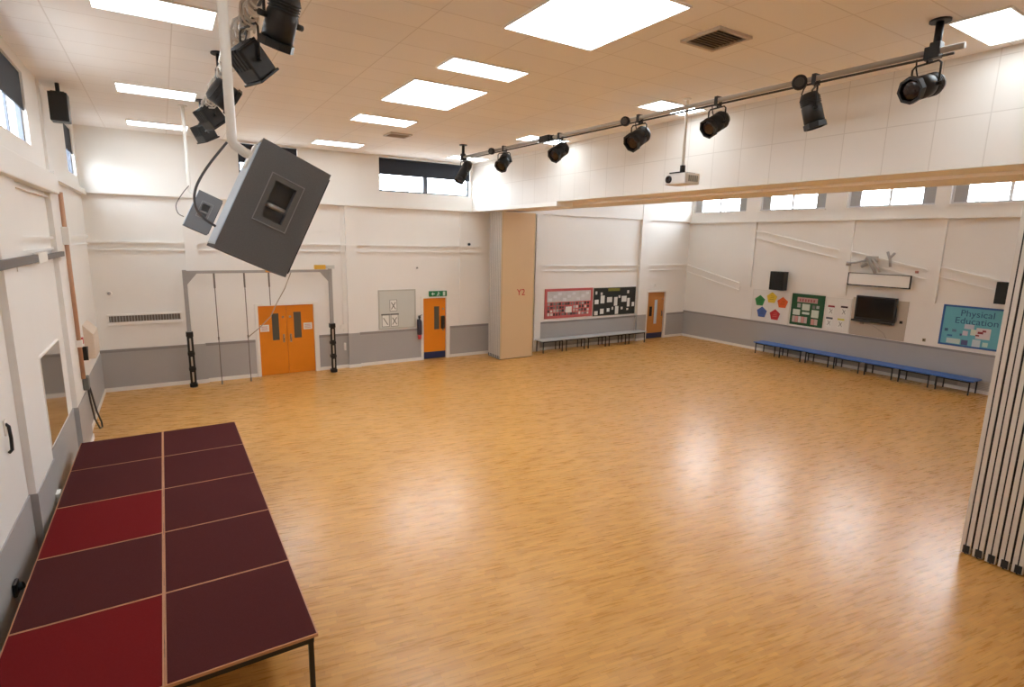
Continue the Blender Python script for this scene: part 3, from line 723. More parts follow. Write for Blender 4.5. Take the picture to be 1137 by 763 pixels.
# ------------------------------------------------------------------ benches
def bench(t, along, a, b, near, far, seat_m, zt=0.42):
    """along 'y': runs from y=a to y=b, near/far are x of the front and rear edges; along 'x' likewise"""
    def bx(m, p0, p1, q0, q1, z0, z1, bv=0.0):
        if along == 'y': m.box(min(q0, q1), max(q0, q1), p0, p1, z0, z1, bevel=bv)
        else: m.box(p0, p1, min(q0, q1), max(q0, q1), z0, z1, bevel=bv)
        return m
    s = 1 if far > near else -1
    bx(MB(), a+0.004, b-0.004, near, far, zt-0.035, zt, 0.008).build('seat', seat_m, t)
    fm = MB(); i = 0.08
    for p in (near+s*0.02, far-s*0.045): bx(fm, a+i, b-i, p, p+s*0.025, zt-0.075, zt-0.035)
    for p in (a+i, b-i-0.03): bx(fm, p, p+0.03, near+s*0.045, far-s*0.045, zt-0.07, zt-0.035)
    fm.build('frame', black_metal, t)
    for p in (a+i, b-i-0.03):
        for q in (near+s*0.02, far-s*0.045):
            bx(MB(), p, p+0.028, q, q+s*0.028, 0, zt-0.07).build('leg', black_metal, t)
yb = 12.22; n = 7; ln = 0.95
where = ['farthest from the camera, under the pentagons', 'between the pentagons and the green board', 'under the green board', 'under the four small notices',
         'under the television', 'beneath the bare wall right of the television', 'under the blue board beside the near partition']
for k in range(n):
    b_ = yb-k*ln; a_ = b_-ln
    t = thing('bench', 'blue topped bench along the right wall, ' + where[k], 'bench', (18.5, (a_+b_)/2, 0), 'blue benches along the right wall')
    bench(t, 'y', a_, b_, 18.27, 18.84, blue_seat)
xa = 11.05; ln = 1.03
where = ['closest to the folded partition', 'under the red framed board, left half', 'under the join of the red and black boards', 'under the black board', 'farthest along, next to the oak door']
for k in range(5):
    a_ = xa+k*ln; b_ = a_+ln
    t = thing('bench', 'pale grey bench along the back wall, ' + where[k], 'bench', ((a_+b_)/2, 15.6, 0), 'grey benches along the back wall')
    bench(t, 'x', a_, b_, 15.55, 16.02, grey_seat, 0.45)

# ------------------------------------------------------------------ boards on the back bay wall
def board_y(t, x0, x1, z0, z1, y, frame, back, fw=0.05, d=0.03):
    m = MB(); m.box(x0, x1, y-d, y-0.001, z0, z0+fw); m.box(x0, x1, y-d, y-0.001, z1-fw, z1); m.box(x0, x0+fw, y-d, y-0.001, z0+fw, z1-fw); m.box(x1-fw, x1, y-d, y-0.001, z0+fw, z1-fw)
    m.build('frame', frame, t)
    return MB().box(x0+fw, x1-fw, y-d+0.012, y-0.001, z0+fw, z1-fw).build('pinboard', back, t)
def tint(i):
    cs = [(214, 210, 204), (196, 176, 170), (120, 116, 112), (58, 54, 54), (206, 150, 146), (170, 172, 170), (90, 70, 68)]
    return mat('print_tone_%d' % i, rgb(*cs[i % 7]), 0.7, noise=0.12, nscale=25)
t = thing('notice_board', 'red framed display board crowded with pictures above the grey benches', 'notice board', (12.6, YB2, 1.14))
red_frame = mat('red_board_trim', rgb(192, 92, 92), 0.6, noise=0.08, nscale=8)
board_y(t, 11.50, 13.72, 1.14, 2.22, YB2, red_frame, red_frame, 0.07)
MB().box(11.6, 13.62, YB2-0.024, YB2-0.017, 1.74, 2.13).build('sky_backdrop', mat('cloudy_backing_paper', rgb(196, 196, 198), 0.7, noise=0.25, nscale=3.5), t)
random.seed(5)
for r in range(4):
    for k in range(15):
        x = 11.62+k*0.132+random.uniform(-0.01, 0.01); z = 1.24+r*0.125
        if 12.42 < x < 12.72 and r in (1, 2): continue
        MB().box(x, x+random.uniform(0.07, 0.11), YB2-0.028, YB2-0.017, z, z+random.uniform(0.08, 0.11)).build('picture', tint(random.choice([0, 1, 2, 3, 3, 5, 6, 2])), t)
MB().box(12.45, 12.73, YB2-0.030, YB2-0.017, 1.33, 1.55).build('notice', paper_white, t)
for k in range(9):
    x = 11.66+k*0.215; z = 1.78+0.1*((k*7) % 3)
    MB().box(x, x+0.16, YB2-0.028, YB2-0.023, z, z+0.1).build('cloud_paper', mat('pale_cloud_paper', rgb(214, 216, 220), 0.7, noise=0.1, nscale=9), t)
t = thing('notice_board', 'black display board with scattered white papers above the grey benches', 'notice board', (14.9, YB2, 1.12))
board_y(t, 13.78, 15.95, 1.12, 2.20, YB2, mat('dark_board_trim', rgb(60, 62, 46), 0.6, noise=0.1), mat('black_backing_paper', rgb(40, 40, 36), 0.8, noise=0.15, nscale=5), 0.03)
for x, z, w, h in ((13.86, 1.95, .09, .12), (13.84, 1.58, .19, .17), (14.13, 1.6, .2, .3), (14.46, 1.63, .26, .2), (14.83, 1.48, .17, .34), (15.22, 1.62, .26, .23), (15.52, 1.42, .14, .34), (15.78, 1.42, .13, .17),
                   (14.13, 1.19, .18, .2), (14.47, 1.26, .14, .14), (14.9, 1.13, .17, .33), (15.2, 1.32, .1, .1), (13.84, 1.14, .17, .17), (15.5, 1.95, .1, .12), (14.72, 1.33, .08, .11), (15.5, 1.28, .1, .08), (15.05, 1.78, .1, .1), (14.12, 1.92, .1, .1)):
    MB().box(x, x+w, YB2-0.024, YB2-0.017, z, z+h).build('paper', paper_white if w > 0.12 else tint(0), t)
MB().box(14.5, 15.1, YB2-0.025, YB2-0.017, 2.06, 2.17).build('heading_strip', mat('olive_heading', rgb(124, 120, 44), 0.7, noise=0.2, nscale=20), t)
tag(MB().box(17.02, 17.12, YB2-0.04, YB2-0.001, 2.16, 2.28, bevel=0.01).build('wall_sensor', trim_white), 'small white box on the wall above the oak door', 'sensor')

# ------------------------------------------------------------------ back wall fittings
t = thing('wall_grille', 'long slim dark heater grille on the back wall above the grey dado', 'grille', (-0.5, YB, 1.75))
MB().box(-1.28, 0.29, YB-0.05, YB-0.001, 1.66, 1.74, bevel=0.008).box(-1.28, 0.29, YB-0.05, YB-0.001, 1.89, 1.93, bevel=0.006).build('casing', trim_white, t)
m = MB()
for k in range(24): m.box(-1.22+k*0.0606, -1.20+k*0.0606, YB-0.045, YB-0.02, 1.745, 1.885)
m.build('fins', grey_steel, t)
MB().box(-1.24, 0.25, YB-0.02, YB-0.002, 1.74, 1.89).build('backing', mat('grille_dark', rgb(112, 104, 96), 0.6, noise=0.05), t)

t = thing('climbing_frame', 'grey steel gym frame with hanging cables standing against the back wall', 'gym frame', (2.2, 16.05, 0))
PX0, PX1, PY = 0.41, 3.97, 16.05
for x, s in ((PX0, 1), (PX1, -1)):
    p = MB().box(x-0.045, x+0.045, PY-0.045, PY+0.045, 0.0, 3.02).build('post', grey_steel, t)
    m = MB(); m.prism([(x+s*0.045, PY-0.02, 2.93), (x+s*0.27, PY-0.02, 2.93), (x+s*0.045, PY-0.02, 2.66)], (0, 0.04, 0)); m.build('gusset', grey_steel, t)
    MB().box(x-0.07, x+0.07, PY-0.075, PY-0.045, 0.02, 1.46, bevel=0.02).box(x-0.09, x+0.09, PY-0.09, PY+0.06, 0.02, 0.12, bevel=0.02).box(x-0.08, x+0.08, PY-0.085, PY+0.06, 0.46, 0.54, bevel=0.01).box(x-0.08, x+0.08, PY-0.085, PY+0.06, 0.86, 0.94, bevel=0.01).box(x-0.08, x+0.08, PY-0.085, PY+0.06, 1.34, 1.46, bevel=0.01).build('black_pad', black_plastic, p)
    MB().box(x-0.02, x+0.02, PY-0.079, PY-0.074, 0.16, 0.42).box(x-0.02, x+0.02, PY-0.079, PY-0.074, 0.58, 0.82).box(x-0.02, x+0.02, PY-0.079, PY-0.074, 0.98, 1.3).build('pad_stripe', light_steel, p)
MB().box(PX0+0.045, PX1-0.045, PY-0.035, PY+0.035, 2.93, 3.0).build('crossbar', grey_steel, t)
rope_m = mat('grey_cable', rgb(120, 112, 104), 0.6, noise=0.1)
for x, zb in ((1.06, 0.02), (1.76, 0.02), (2.36, 2.05)):
    m = MB().cyl((x, PY, zb), (x, PY, 2.94), 0.011, 8).cyl((x, PY, 2.55), (x, PY, 2.93), 0.022, 8)
    if zb < 1: m.cyl((x, PY, 0.0), (x, PY, 0.1), 0.02, 8).cyl((x, PY, 1.2), (x, PY, 1.28), 0.02, 8)
    m.build('hanging_cable', rope_m, t)
MB().tube([(2.93, PY, 2.94), (2.75, PY, 2.5), (2.52, PY, 2.1), (2.35, PY, 1.75), (2.05, PY, 1.45), (1.76, PY, 1.22)], 0.013, 8).build('slack_rope', mat('pale_rope', rgb(176, 164, 146), 0.8, noise=0.1), t)
MB().box(3.55, 3.85, PY-0.05, PY+0.05, 3.01, 3.13, bevel=0.01).build('yellow_tag', yellow_m, t)
MB().box(3.86, 4.10, PY-0.04, PY+0.04, 3.02, 3.12, bevel=0.01).build('grey_tag', grey_board, t)
MB().box(2.28, 2.52, PY-0.055, PY+0.05, 2.94, 3.04, bevel=0.01).build('orange_tag', mat('orange_tag', rgb(212, 150, 70), 0.5, noise=0.04), t)

def scribble(m, x0, x1, z0, z1, y, flip=False):
    d = 0.012
    a, b = ((x0, z0), (x1, z1)) if flip else ((x0, z1), (x1, z0))
    n = Vector((b[1]-a[1], 0, -(b[0]-a[0]))).normalized()*d
    m.prism([(a[0]+n.x, y, a[1]+n.z), (b[0]+n.x, y, b[1]+n.z), (b[0]-n.x, y, b[1]-n.z), (a[0]-n.x, y, a[1]-n.z)], (0, 0.002, 0))
t = thing('notice_board', 'pale grey board with three crossed notices on the back wall between frame and exit door', 'notice board', (6.1, YB, 1.13))
board_y(t, 5.5, 6.72, 1.10, 2.33, YB, mat('pale_board_trim', rgb(186, 186, 178), 0.5, noise=0.05), mat('pale_grey_green_board', rgb(204, 206, 200), 0.5, noise=0.04, nscale=2), 0.04)
for k, (x0, z0, head) in enumerate(((5.86, 1.66, False), (5.6, 1.18, True), (5.89, 1.18, True))):
    p = MB().box(x0, x0+0.24, YB-0.024, YB-0.017, z0, z0+0.36).build('notice', paper_white, t)
    m = MB(); m.box(x0, x0+0.24, YB-0.027, YB-0.0245, z0, z0+0.012); m.box(x0, x0+0.012, YB-0.027, YB-0.0245, z0+0.012, z0+0.36); m.box(x0+0.228, x0+0.24, YB-0.027, YB-0.0245, z0+0.012, z0+0.36)
    m.box(x0-(0.02 if head else 0), x0+0.24+(0.02 if head else 0), YB-0.0275, YB-0.0245, z0+0.36-(0.0 if head else 0.012), z0+0.36+(0.045 if head else 0))
    scribble(m, x0+0.05, x0+0.19, z0+0.06, z0+0.28, YB-0.0275); 
    if k != 1: scribble(m, x0+0.05, x0+0.19, z0+0.06, z0+0.28, YB-0.0275, True)
    m.build('print', mat('grey_print', rgb(96, 98, 94), 0.7, noise=0.1), p)

t = thing('exit_sign', 'green emergency exit sign with white pictograms above the single orange door', 'exit sign', (7.49, YB, 2.1))
MB().box(7.18, 7.80, YB-0.06, YB-0.001, 2.07, 2.25, bevel=0.006).build('panel', green_sign, t)
m = MB(); yy = YB-0.063
# arrow, running figure, doorway
m.prism([(7.25, yy, 2.16), (7.31, yy, 2.22), (7.31, yy, 2.10)], (0, 0.004, 0)); m.box(7.31, 7.37, yy, yy+0.004, 2.145, 2.175)
m.lathe([(0, 0.018), (0.004, 0.018)], (7.50, yy, 2.215), (0, 1, 0), 12)
m.prism([(7.48, yy, 2.19), (7.52, yy, 2.19), (7.50, yy, 2.13), (7.46, yy, 2.13)], (0, 0.004, 0))
m.prism([(7.46, yy, 2.135), (7.485, yy, 2.135), (7.45, yy, 2.085), (7.425, yy, 2.085)], (0, 0.004, 0)); m.prism([(7.48, yy, 2.135), (7.50, yy, 2.135), (7.54, yy, 2.09), (7.515, yy, 2.085)], (0, 0.004, 0))
m.prism([(7.51, yy, 2.19), (7.56, yy, 2.165), (7.555, yy, 2.15), (7.505, yy, 2.172)], (0, 0.004, 0))
m.box(7.66, 7.74, yy, yy+0.004, 2.09, 2.23)
m.build('pictogram', mat('white_sign_ink', rgb(220, 236, 226), 0.5, noise=0.02), t)

t = thing('fire_extinguisher', 'dark wall-hung extinguisher left of the single orange door', 'fire extinguisher', (6.82, YB-0.1, 0.72))
MB().lathe([(0, 0.06), (0.02, 0.08), (0.42, 0.08), (0.48, 0.05), (0.51, 0.03), (0.56, 0.03)], (6.82, YB-0.09, 0.86), (0, 0, 1), 18).build('cylinder', mat('dark_navy_cover', rgb(44, 40, 58), 0.5, noise=0.06), t)
MB().box(6.79, 6.85, YB-0.14, YB-0.05, 1.40, 1.48, bevel=0.01).cyl((6.82, YB-0.09, 1.48), (6.89, YB-0.14, 1.51), 0.012).build('valve', black_plastic, t)
MB().lathe([(0, 0.055), (0.14, 0.062)], (6.82, YB-0.09, 0.72), (0, 0, 1), 18).build('red_base', red_paint, t)
MB().box(6.77, 6.87, YB-0.02, YB-0.001, 0.95, 1.35).build('bracket', black_metal, t)

def dome(x, z, name, label, cat, m1, r=0.05):
    t = thing(name, label, cat, (x, YB, z))
    MB().lathe([(0, r*0.9), (0.03, r*0.9), (0.035, r*0.7)], (x, YB-0.001, z), (0, -1, 0), 16).build('base', trim_white, t)
    MB().lathe([(0.03, r*0.65), (0.07, r*0.6), (0.10, r*0.3)], (x, YB, z), (0, -1, 0), 16).build('eye', m1, t)
dome(8.62, 3.76, 'security_camera', 'small black-eyed camera on the back wall near the partition', 'camera', black_plastic, 0.075)
dome(6.78, 3.0, 'wall_sensor', 'tiny grey sensor high on the back wall above the pale board', 'sensor', grey_steel, 0.04)
dome(-1.18, 2.45, 'wall_alarm', 'grey V-shaped sounder on the back wall in the left corner', 'alarm', grey_steel, 0.06)
t = thing('wall_socket', 'white double wall socket beside the right post of the gym frame', 'socket', (4.35, YB, 1.2))
MB().box(4.44-0.12, 4.44+0.04, YB-0.03, YB-0.001, 1.2, 1.33, bevel=0.006).build('plate', trim_white, t)
MB().box(4.40, 4.41, YB-0.02, YB-0.001, 1.33, 2.0).box(4.38, 4.44, YB-0.03, YB-0.001, 1.98, 2.08).build('cable_cover', trim_white, t)
MB().box(4.40, 4.46, YB-0.08, YB-0.016, 0.55, 0.78, bevel=0.01).build('lower_box', trim_white, t)

# ------------------------------------------------------------------ left wall fittings
t = thing('conduit_pipe', 'brown conduit pipe running down the left wall pier', 'pipe', (XL+0.12, 12.2, 1.2))
MB().cyl((XL+0.118, 12.15, 1.32), (XL+0.118, 12.15, 4.55), 0.034).build('pipe', brown_pipe, t)
MB().box(XL+0.073, XL+0.175, 12.07, 12.23, 3.68, 3.98, bevel=0.01).build('junction_box', white_metal, t)
MB().box(XL+0.073, XL+0.165, 12.10, 12.20, 1.9, 2.02).build('clip', white_metal, t)
t = thing('curtain_rail', 'dark rail running along the left wall in two lengths with a white joint', 'rail', (XL+0.1, 9, 3.5))
MB().box(XL+0.07, XL+0.12, 5.5, 9.45, 3.50, 3.60, bevel=0.008).build('rail', mat('dark_grey_rail', rgb(84, 78, 76), 0.4, noise=0.05), t)
MB().box(XL+0.07, XL+0.12, 10.1, 11.75, 3.50, 3.58, bevel=0.008).build('rail', mat('dark_grey_rail', rgb(84, 78, 76), 0.4), t)
MB().box(XL+0.06, XL+0.125, 9.45, 10.1, 3.48, 3.62, bevel=0.01).build('joint', white_metal, t)
for y in (6.2, 8.4, 11.6): MB().box(XL+0.0, XL+0.08, y-0.03, y+0.03, 3.44, 3.52).build('bracket', trim_white, t)
t = thing('wall_mirror', 'tall dull mirror panel on the left wall above the far end of the stage', 'mirror', (XL, 10.0, 1.1))
MB().box(XL+0.018, XL+0.03, 9.22, 10.76, 1.05, 2.26).build('glass', mirror_m, t)
m = MB(); m.box(XL, XL+0.033, 9.205, 9.22, 1.035, 2.275); m.box(XL, XL+0.033, 10.76, 10.775, 1.035, 2.275); m.box(XL, XL+0.033, 9.22, 10.76, 1.035, 1.05); m.box(XL, XL+0.033, 9.22, 10.76, 2.26, 2.275)
m.build('frame', trim_white, t)
t = thing('wall_hook', 'black handle-shaped fixing on the left wall above the stage', 'wall fixing', (XL, 7.2, 1.6))
MB().box(XL, XL+0.015, 7.16, 7.24, 1.86, 2.02, bevel=0.004).build('plate', white_metal, t)
MB().tube([(XL+0.01, 7.2, 1.98), (XL+0.035, 7.2, 1.95), (XL+0.04, 7.2, 1.82), (XL+0.035, 7.2, 1.70), (XL+0.008, 7.2, 1.67)], 0.016, 8).build('handle', black_plastic, t)
t = thing('cable_reel_hook', 'grey cables hanging in a long loop on the left wall beyond the stage', 'cable', (XL+0.1, 12.6, 0.2))
MB().box(XL+0.07, XL+0.16, 12.35, 12.55, 1.05, 1.3, bevel=0.02).build('hook_box', mat('grey_green_plastic', rgb(104, 104, 98), 0.5, noise=0.1), t)
MB().tube([(XL+0.13, 12.45, 1.1), (XL+0.14, 12.5, 0.8), (XL+0.15, 12.7, 0.4), (XL+0.18, 13.0, 0.12), (XL+0.2, 13.2, 0.08), (XL+0.2, 13.15, 0.2), (XL+0.17, 12.9, 0.5), (XL+0.13, 12.62, 1.1)], 0.016, 8).build('cable', mat('dark_loop_cable', rgb(70, 66, 64), 0.5, noise=0.08), t)
t = thing('wall_box', 'beige box with a sloping top on the left wall in the back corner', 'box', (XL, 14.3, 1.5))
MB().prism([(XL, 13.9, 1.35), (XL+0.16, 13.9, 1.35), (XL+0.16, 13.9, 1.85), (XL, 13.9, 2.05)], (0, 0.9, 0)).build('case', mat('beige_box', rgb(216, 198, 180), 0.5, noise=0.04), t)
MB().box(XL+0.16, XL+0.167, 13.95, 14.75, 1.4, 1.8).build('lid', mat('beige_lid', rgb(222, 204, 186), 0.5, noise=0.04), t)
t = thing('call_point', 'small red alarm call point over a black pouch on the left wall', 'alarm', (XL, 13.35, 1.5))
MB().box(XL+0.002, XL+0.05, 13.28, 13.42, 1.76, 1.88, bevel=0.008).build('button_box', red_paint, t)
MB().prism([(XL+0.005, 13.22, 1.72), (XL+0.005, 13.5, 1.68), (XL+0.005, 13.38, 1.42)], (0.09, 0, 0)).build('pouch', black_m, t)
t = thing('socket_box', 'small white fitting on the grey dado beside the middle of the stage', 'socket', (XL, 8.7, 0.5))
MB().box(XL+0.085, XL+0.13, 8.62, 8.78, 0.46, 0.6, bevel=0.01).build('plate', white_metal, t)
MB().cyl((XL+0.12, 8.7, 0.53), (XL+0.155, 8.7, 0.53), 0.03).build('plug', white_metal, t)
t = thing('stage_plug', 'black connector sticking up between stage edge and grey dado', 'plug', (XL+0.06, 6.6, 0.35))
MB().box(XL+0.016, XL+0.05, 6.53, 6.67, 0.42, 0.56, bevel=0.015).build('back_box', black_plastic, t)
MB().cyl((XL+0.045, 6.6, 0.49), (XL+0.09, 6.6, 0.51), 0.035).build('connector', black_plastic, t)

# ------------------------------------------------------------------ right wall boards
def board_x(t, y0, y1, z0, z1, frame, back, fw=0.05, d=0.03):
    m = MB(); x0, x1 = XR-d, XR-0.001
    m.box(x0, x1, y0, y1, z0, z0+fw); m.box(x0, x1, y0, y1, z1-fw, z1); m.box(x0, x1, y0, y0+fw, z0+fw, z1-fw); m.box(x0, x1, y1-fw, y1, z0+fw, z1-fw)
    m.build('frame', frame, t)
    return MB().box(XR-d+0.008, XR-0.001, y0+fw, y1-fw, z0+fw, z1-fw).build('pinboard', back, t)
def sheet(t, name, yl, z, w, h, m, d=0.028):
    """a sheet whose left edge (as seen) is at y=yl"""
    return MB().box(XR-d, XR-0.02, yl-w, yl, z, z+h).build(name, m, t)
t = thing('pin_board', 'white pinboard carrying five coloured pentagons on the right wall', 'pin board', (XR, 12.0, 1.2))
board_x(t, 11.33, 12.84, 1.13, 2.30, mat('off_white_trim', rgb(222, 220, 214), 0.5, noise=0.02), mat('off_white_board', rgb(228, 226, 222), 0.6, noise=0.02), 0.02)
pent = [('green', (58, 146, 82), 12.52, 1.88), ('yellow', (226, 196, 60), 12.05, 2.03), ('orange', (222, 100, 44), 11.62, 1.89), ('blue', (72, 100, 166), 12.40, 1.46), ('red', (184, 44, 50), 11.87, 1.42)]
for nm, c, y, z in pent:
    t = thing('pentagon_sign', nm + ' paper pentagon on the white pinboard', 'paper sign', (XR-0.03, y, z), 'coloured paper pentagons')
    r = 0.215
    MB().prism([(XR-0.033, y-r*math.sin(2*PI*k/5), z+r*math.cos(2*PI*k/5)) for k in range(5)], (0.004, 0, 0)).build('card', mat(nm + '_card', rgb(*c), 0.6, noise=0.05), t)
    m = MB()
    for k in range(3): m.box(XR-0.0345, XR-0.0332, y-0.09, y+0.09-0.03*k, z-0.06+k*0.06, z-0.045+k*0.06)
    m.build('print', mat(nm + '_print', rgb(*[min(255, int(v*0.72)) for v in c]), 0.7, noise=0.02), t)
t = thing('notice_board', 'dark green display board with pale notices and a red heading on the right wall', 'notice board', (XR, 10.7, 1.15))
green_b = mat('dark_green_board', rgb(32, 84, 52), 0.7, noise=0.08)
board_x(t, 10.12, 11.28, 1.18, 2.28, green_b, green_b, 0.03)
sheet(t, 'heading_banner', 11.08, 1.99, 0.72, 0.17, mat('pink_banner', rgb(190, 150, 146), 0.7, noise=0.3, nscale=22))
for k in range(6): MB().box(XR-0.031, XR-0.0283, 11.0-k*0.1-0.05, 11.0-k*0.1, 2.02, 2.11).build('banner_mark', mat('red_banner_mark', rgb(160, 84, 84), 0.7, noise=0.1), t)
for yl, z, w, h, k in ((11.06, 1.80, .12, .14, 5), (10.88, 1.72, .27, .22, 0), (10.52, 1.80, .1, .12, 2), (10.38, 1.82, .1, .1, 5), (11.2, 1.53, .26, .2, 0), (10.86, 1.58, .26, .08, 0), (10.53, 1.50, .25, .26, 0)):
    sheet(t, 'paper', yl, z, w, h, mat('pale_green_paper', rgb(206, 218, 206), 0.7, noise=0.04) if k == 0 else tint(k))
for k in range(5): sheet(t, 'picture', 11.2-k*0.11, 1.27, 0.1, 0.22, tint([1, 4, 0, 4, 1][k]))
for k in range(2): sheet(t, 'picture', 10.52-k*0.12, 1.25, 0.11, 0.2, tint([4, 1][k]))
t = thing('pin_board', 'white board with four small notices between the green board and television', 'pin board', (XR, 9.65, 1.2))
board_x(t, 9.24, 10.08, 1.16, 2.26, mat('off_white_trim', rgb(222, 220, 214), 0.5), mat('off_white_board', rgb(228, 226, 222), 0.6), 0.015)
for yl, z, c in ((9.98, 1.66, (150, 44, 54)), (9.56, 1.68, (62, 46, 50)), (10.0, 1.26, (70, 76, 84)), (9.62, 1.26, (214, 208, 96))):
    p = sheet(t, 'notice', yl, z, 0.20, 0.32, paper_white)
    MB().box(XR-0.031, XR-0.0283, yl-0.21, yl+0.01, z+0.27, z+0.33).build('header', mat('notice_header_%d' % c[0], rgb(*c), 0.6, noise=0.03), p)
    m = MB()
    for s in (0, 1):
        a = (yl-0.05, z+0.06) if s else (yl-0.05, z+0.22); b = (yl-0.15, z+0.2) if s else (yl-0.15, z+0.06)
        m.tube([(XR-0.029, a[0], a[1]), (XR-0.029, (a[0]+b[0])/2, (a[1]+b[1])/2+0.01), (XR-0.029, b[0], b[1])], 0.007, 6)
    m.build('print', mat('grey_print', rgb(96, 98, 94), 0.7), p)
t = thing('backing_board', 'plain beige backing board behind the wall television', 'board', (XR, 8.4, 1.13))
MB().box(XR-0.02, XR-0.001, 7.62, 9.22, 1.13, 2.34).build('panel', mat('beige_backing', rgb(190, 180, 166), 0.6, noise=0.04), t)
MB().box(XR-0.035, XR-0.02, 7.72, 7.80, 1.66, 1.74).build('socket', black_m, t)
t = thing('television', 'black flat screen television mounted on the beige board', 'television', (XR-0.2, 8.45, 1.6))
MB().box(XR-0.20, XR-0.10, 7.88, 9.05, 1.66, 2.42, bevel=0.012).build('casing', black_plastic, t)
MB().box(XR-0.204, XR-0.199, 7.93, 9.0, 1.74, 2.38).build('screen', mat('tv_screen', rgb(14, 15, 18), 0.12, noise=0.02), t)
MB().box(XR-0.26, XR-0.09, 7.9, 9.1, 1.60, 1.66, bevel=0.01).build('soundbar', black_metal, t)
MB().box(XR-0.1, XR-0.02, 8.2, 8.7, 1.85, 2.15).build('wall_mount', black_metal, t)
MB().box(XR-0.08, XR-0.03, 8.80, 8.9, 1.50, 1.6).tube([(XR-0.06, 8.78, 1.56), (XR-0.03, 8.5, 1.48), (XR-0.025, 8.2, 1.3), (XR-0.025, 8.1, 1.14)], 0.006, 6).build('lead', mat('grey_lead', rgb(150, 140, 130), 0.6, noise=0.05), t)
t = thing('screen_case', 'white box with dark outline fixed above the television', 'screen case', (XR-0.1, 8.5, 2.7))
MB().box(XR-0.16, XR-0.08, 7.62, 9.39, 2.75, 3.11).build('box', white_wall, t)
m = MB(); m.box(XR-0.168, XR-0.159, 7.60, 9.41, 2.72, 2.755); m.box(XR-0.168, XR-0.159, 7.60, 9.41, 3.105, 3.125); m.box(XR-0.168, XR-0.159, 7.59, 7.635, 2.72, 3.125); m.box(XR-0.168, XR-0.159, 9.38, 9.41, 2.72, 3.125)
m.build('edge_trim', black_metal, t)
t = thing('jointed_projector_mount', 'grey jointed projector mount folded against the right wall above the white box', 'projector mount', (XR-0.15, 8.8, 3.2))
def P(y, z, d=0.12): return (XR-d, y, z)
MB().box(XR-0.09, XR-0.055, 8.62, 8.98, 3.48, 3.66, bevel=0.01).build('wall_plate', light_steel, t)
MB().tube([P(8.95, 3.58), P(8.8, 3.5, .22), P(8.55, 3.15, .3)], 0.045, 8).build('arm', grey_steel, t)
MB().tube([P(8.75, 3.56), P(8.6, 3.45, .25), P(8.42, 3.2, .3)], 0.04, 8).build('arm', light_steel, t)
MB().tube([P(8.98, 3.52), P(9.2, 3.45, .16), P(9.42, 3.42, .2)], 0.03, 8).cyl(P(9.42, 3.34, .2), P(9.42, 3.46, .2), 0.075).build('strut', grey_steel, t)
MB().tube([P(8.9, 3.42), P(9.05, 3.32, .16)], 0.05, 8).build('knuckle', grey_steel, t)
MB().tube([P(8.36, 3.8), P(8.26, 3.58, .15), P(8.2, 3.36, .2)], 0.04, 8).tube([P(8.16, 3.78), P(8.28, 3.6, .15)], 0.035, 8).build('cradle', grey_steel, t)
MB().box(XR-0.06, XR-0.01, 7.5, 7.58, 3.2, 3.27).build('red_end', mat('faded_red', rgb(190, 130, 120), 0.6, noise=0.05), t)
t = thing('wall_switch', 'small brass coloured switch plate between television and blue board', 'switch', (XR, 7.0, 1.2))
MB().box(XR-0.02, XR-0.001, 7.06, 7.14, 1.22, 1.31, bevel=0.004).build('plate', mat('brass_plate', rgb(150, 140, 108), 0.5, noise=0.05), t)
MB().box(XR-0.028, XR-0.019, 7.085, 7.115, 1.25, 1.28).build('toggle', black_m, t)
t = thing('notice_board', 'blue framed turquoise display board beside the near folding partition', 'notice board', (XR, 6.0, 1.2))
board_x(t, 5.0, 6.74, 1.22, 2.37, mat('blue_board_trim', rgb(40, 92, 158), 0.5, noise=0.05), mat('turquoise_backing', rgb(104, 178, 196), 0.7, noise=0.07, nscale=3), 0.05)
navy = mat('navy_letters', rgb(36, 84, 128), 0.6, noise=0.05)
text('lettering', 'Physical', 0.25, navy, (XR-0.024, 5.93, 2.16), FACE_RIGHT, t)
text('lettering', 'Education', 0.25, navy, (XR-0.024, 5.93, 1.95), FACE_RIGHT, t)
for yl, z, w, h, c in ((6.18, 1.74, .22, .13, (196, 200, 214)), (6.2, 1.55, .12, .13, (206, 200, 214)), (6.02, 1.58, .14, .16, (214, 220, 206)), (5.9, 1.5, .32, .3, (216, 206, 208)), (6.63, 1.62, .08, .08, (54, 88, 130)), (6.45, 1.62, .10, .07, (92, 120, 150)),
                       (6.55, 1.48, .12, .05, (50, 110, 160)), (6.55, 1.29, .32, .14, (198, 216, 214)), (6.2, 1.28, .15, .14, (78, 84, 130)), (5.95, 1.27, .18, .2, (196, 210, 216)), (5.72, 1.3, .12, .12, (190, 220, 214)), (6.26, 1.53, .05, .06, (76, 96, 140))):
    sheet(t, 'paper', yl, z, w, h, mat('card_%d_%d' % (c[0], c[2]), rgb(*c), 0.7, noise=0.06))
m = MB(); m.box(XR-0.032, XR-0.0283, 5.74, 5.86, 1.64, 1.70); m.box(XR-0.032, XR-0.0283, 5.68, 5.76, 1.70, 1.75); m.box(XR-0.032, XR-0.0283, 5.82, 5.90, 1.57, 1.61)
m.build('red_mark', mat('dark_red_mark', rgb(136, 44, 50), 0.6, noise=0.05), t)
t = thing('floor_heater', 'low white grille heater on the skirting behind the last blue bench', 'heater', (XR, 5.8, 0.1))
MB().box(XR-0.07, XR-0.031, 5.0, 6.1, 0.12, 0.36, bevel=0.008).build('casing', mat('grey_white_heater', rgb(196, 192, 186), 0.5, noise=0.03), t)
m = MB()
for k in range(5): m.box(XR-0.075, XR-0.069, 5.05, 6.05, 0.15+k*0.04, 0.165+k*0.04)
m.build('slats', grey_steel, t)

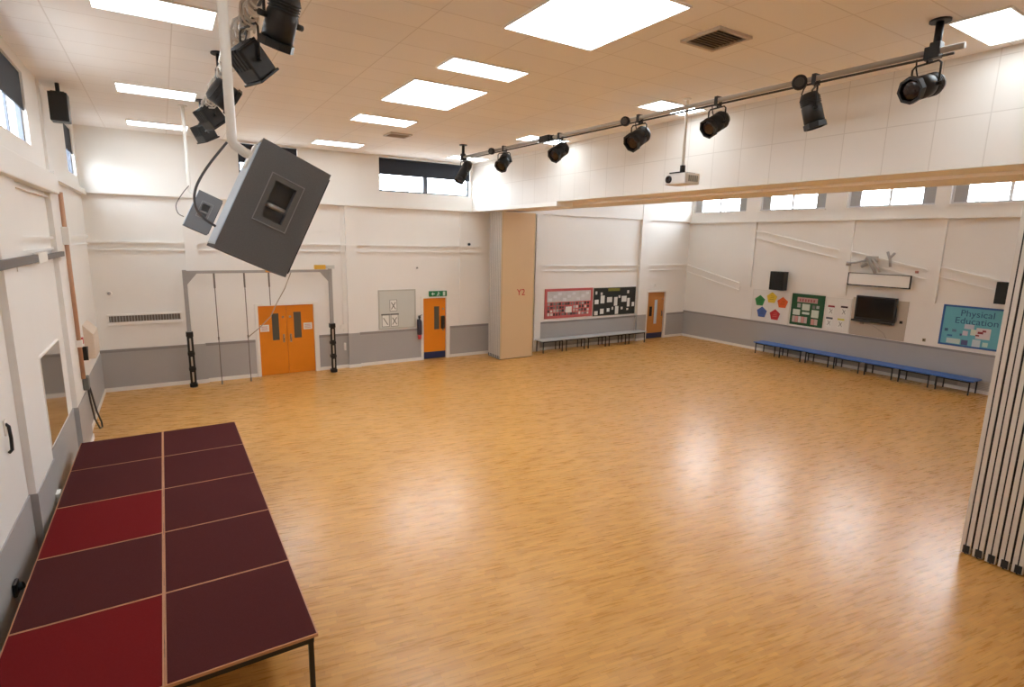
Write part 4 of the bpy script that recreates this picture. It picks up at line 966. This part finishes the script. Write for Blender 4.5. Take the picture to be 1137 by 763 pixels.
# ------------------------------------------------------------------ world, camera, output
w = bpy.data.worlds.new('World'); SC.world = w; w.use_nodes = True
nt = w.node_tree; bg = nt.nodes['Background']; bg.inputs[1].default_value = 21.0
tc = nt.nodes.new('ShaderNodeTexCoord'); sp = nt.nodes.new('ShaderNodeSeparateXYZ'); nt.links.new(tc.outputs['Generated'], sp.inputs[0])
cr = nt.nodes.new('ShaderNodeValToRGB'); cr.color_ramp.elements[0].position = 0.49; cr.color_ramp.elements[0].color = (0.30, 0.31, 0.31, 1)   # pale ground below the horizon
cr.color_ramp.elements[1].position = 0.51; cr.color_ramp.elements[1].color = (0.84, 0.92, 1.0, 1)
mr = nt.nodes.new('ShaderNodeMapRange'); mr.inputs[1].default_value = -1; mr.inputs[2].default_value = 1; nt.links.new(sp.outputs['Z'], mr.inputs[0])
nt.links.new(mr.outputs[0], cr.inputs[0]); nt.links.new(cr.outputs[0], bg.inputs[0])

cam = bpy.data.cameras.new('camera'); co = bpy.data.objects.new('camera', cam); COL.objects.link(co)
yaw, pitch, roll = [math.radians(v) for v in (32.243, 10.560, -1.186)]
fw = Vector((math.sin(yaw)*math.cos(pitch), math.cos(yaw)*math.cos(pitch), -math.sin(pitch))); rt = Vector((math.cos(yaw), -math.sin(yaw), 0)); dn_ = fw.cross(rt)
r2 = rt*math.cos(roll)+dn_*math.sin(roll); d2_ = -rt*math.sin(roll)+dn_*math.cos(roll)
co.matrix_world = Matrix(((r2.x, -d2_.x, -fw.x, 0), (r2.y, -d2_.y, -fw.y, 0), (r2.z, -d2_.z, -fw.z, 3.9), (0, 0, 0, 1)))
cam.sensor_fit = 'HORIZONTAL'; cam.sensor_width = 36; cam.lens = 611.16*36/1137; cam.clip_start = 0.02
SC.camera = co
SC.view_settings.view_transform = 'Standard'; SC.view_settings.look = 'None'; SC.view_settings.gamma = 1; SC.view_settings.use_curve_mapping = False
SC.view_settings.exposure = 0.42
SC.cycles.max_bounces = 12; SC.cycles.diffuse_bounces = 8; SC.cycles.glossy_bounces = 4
SC.cycles.use_denoising = True
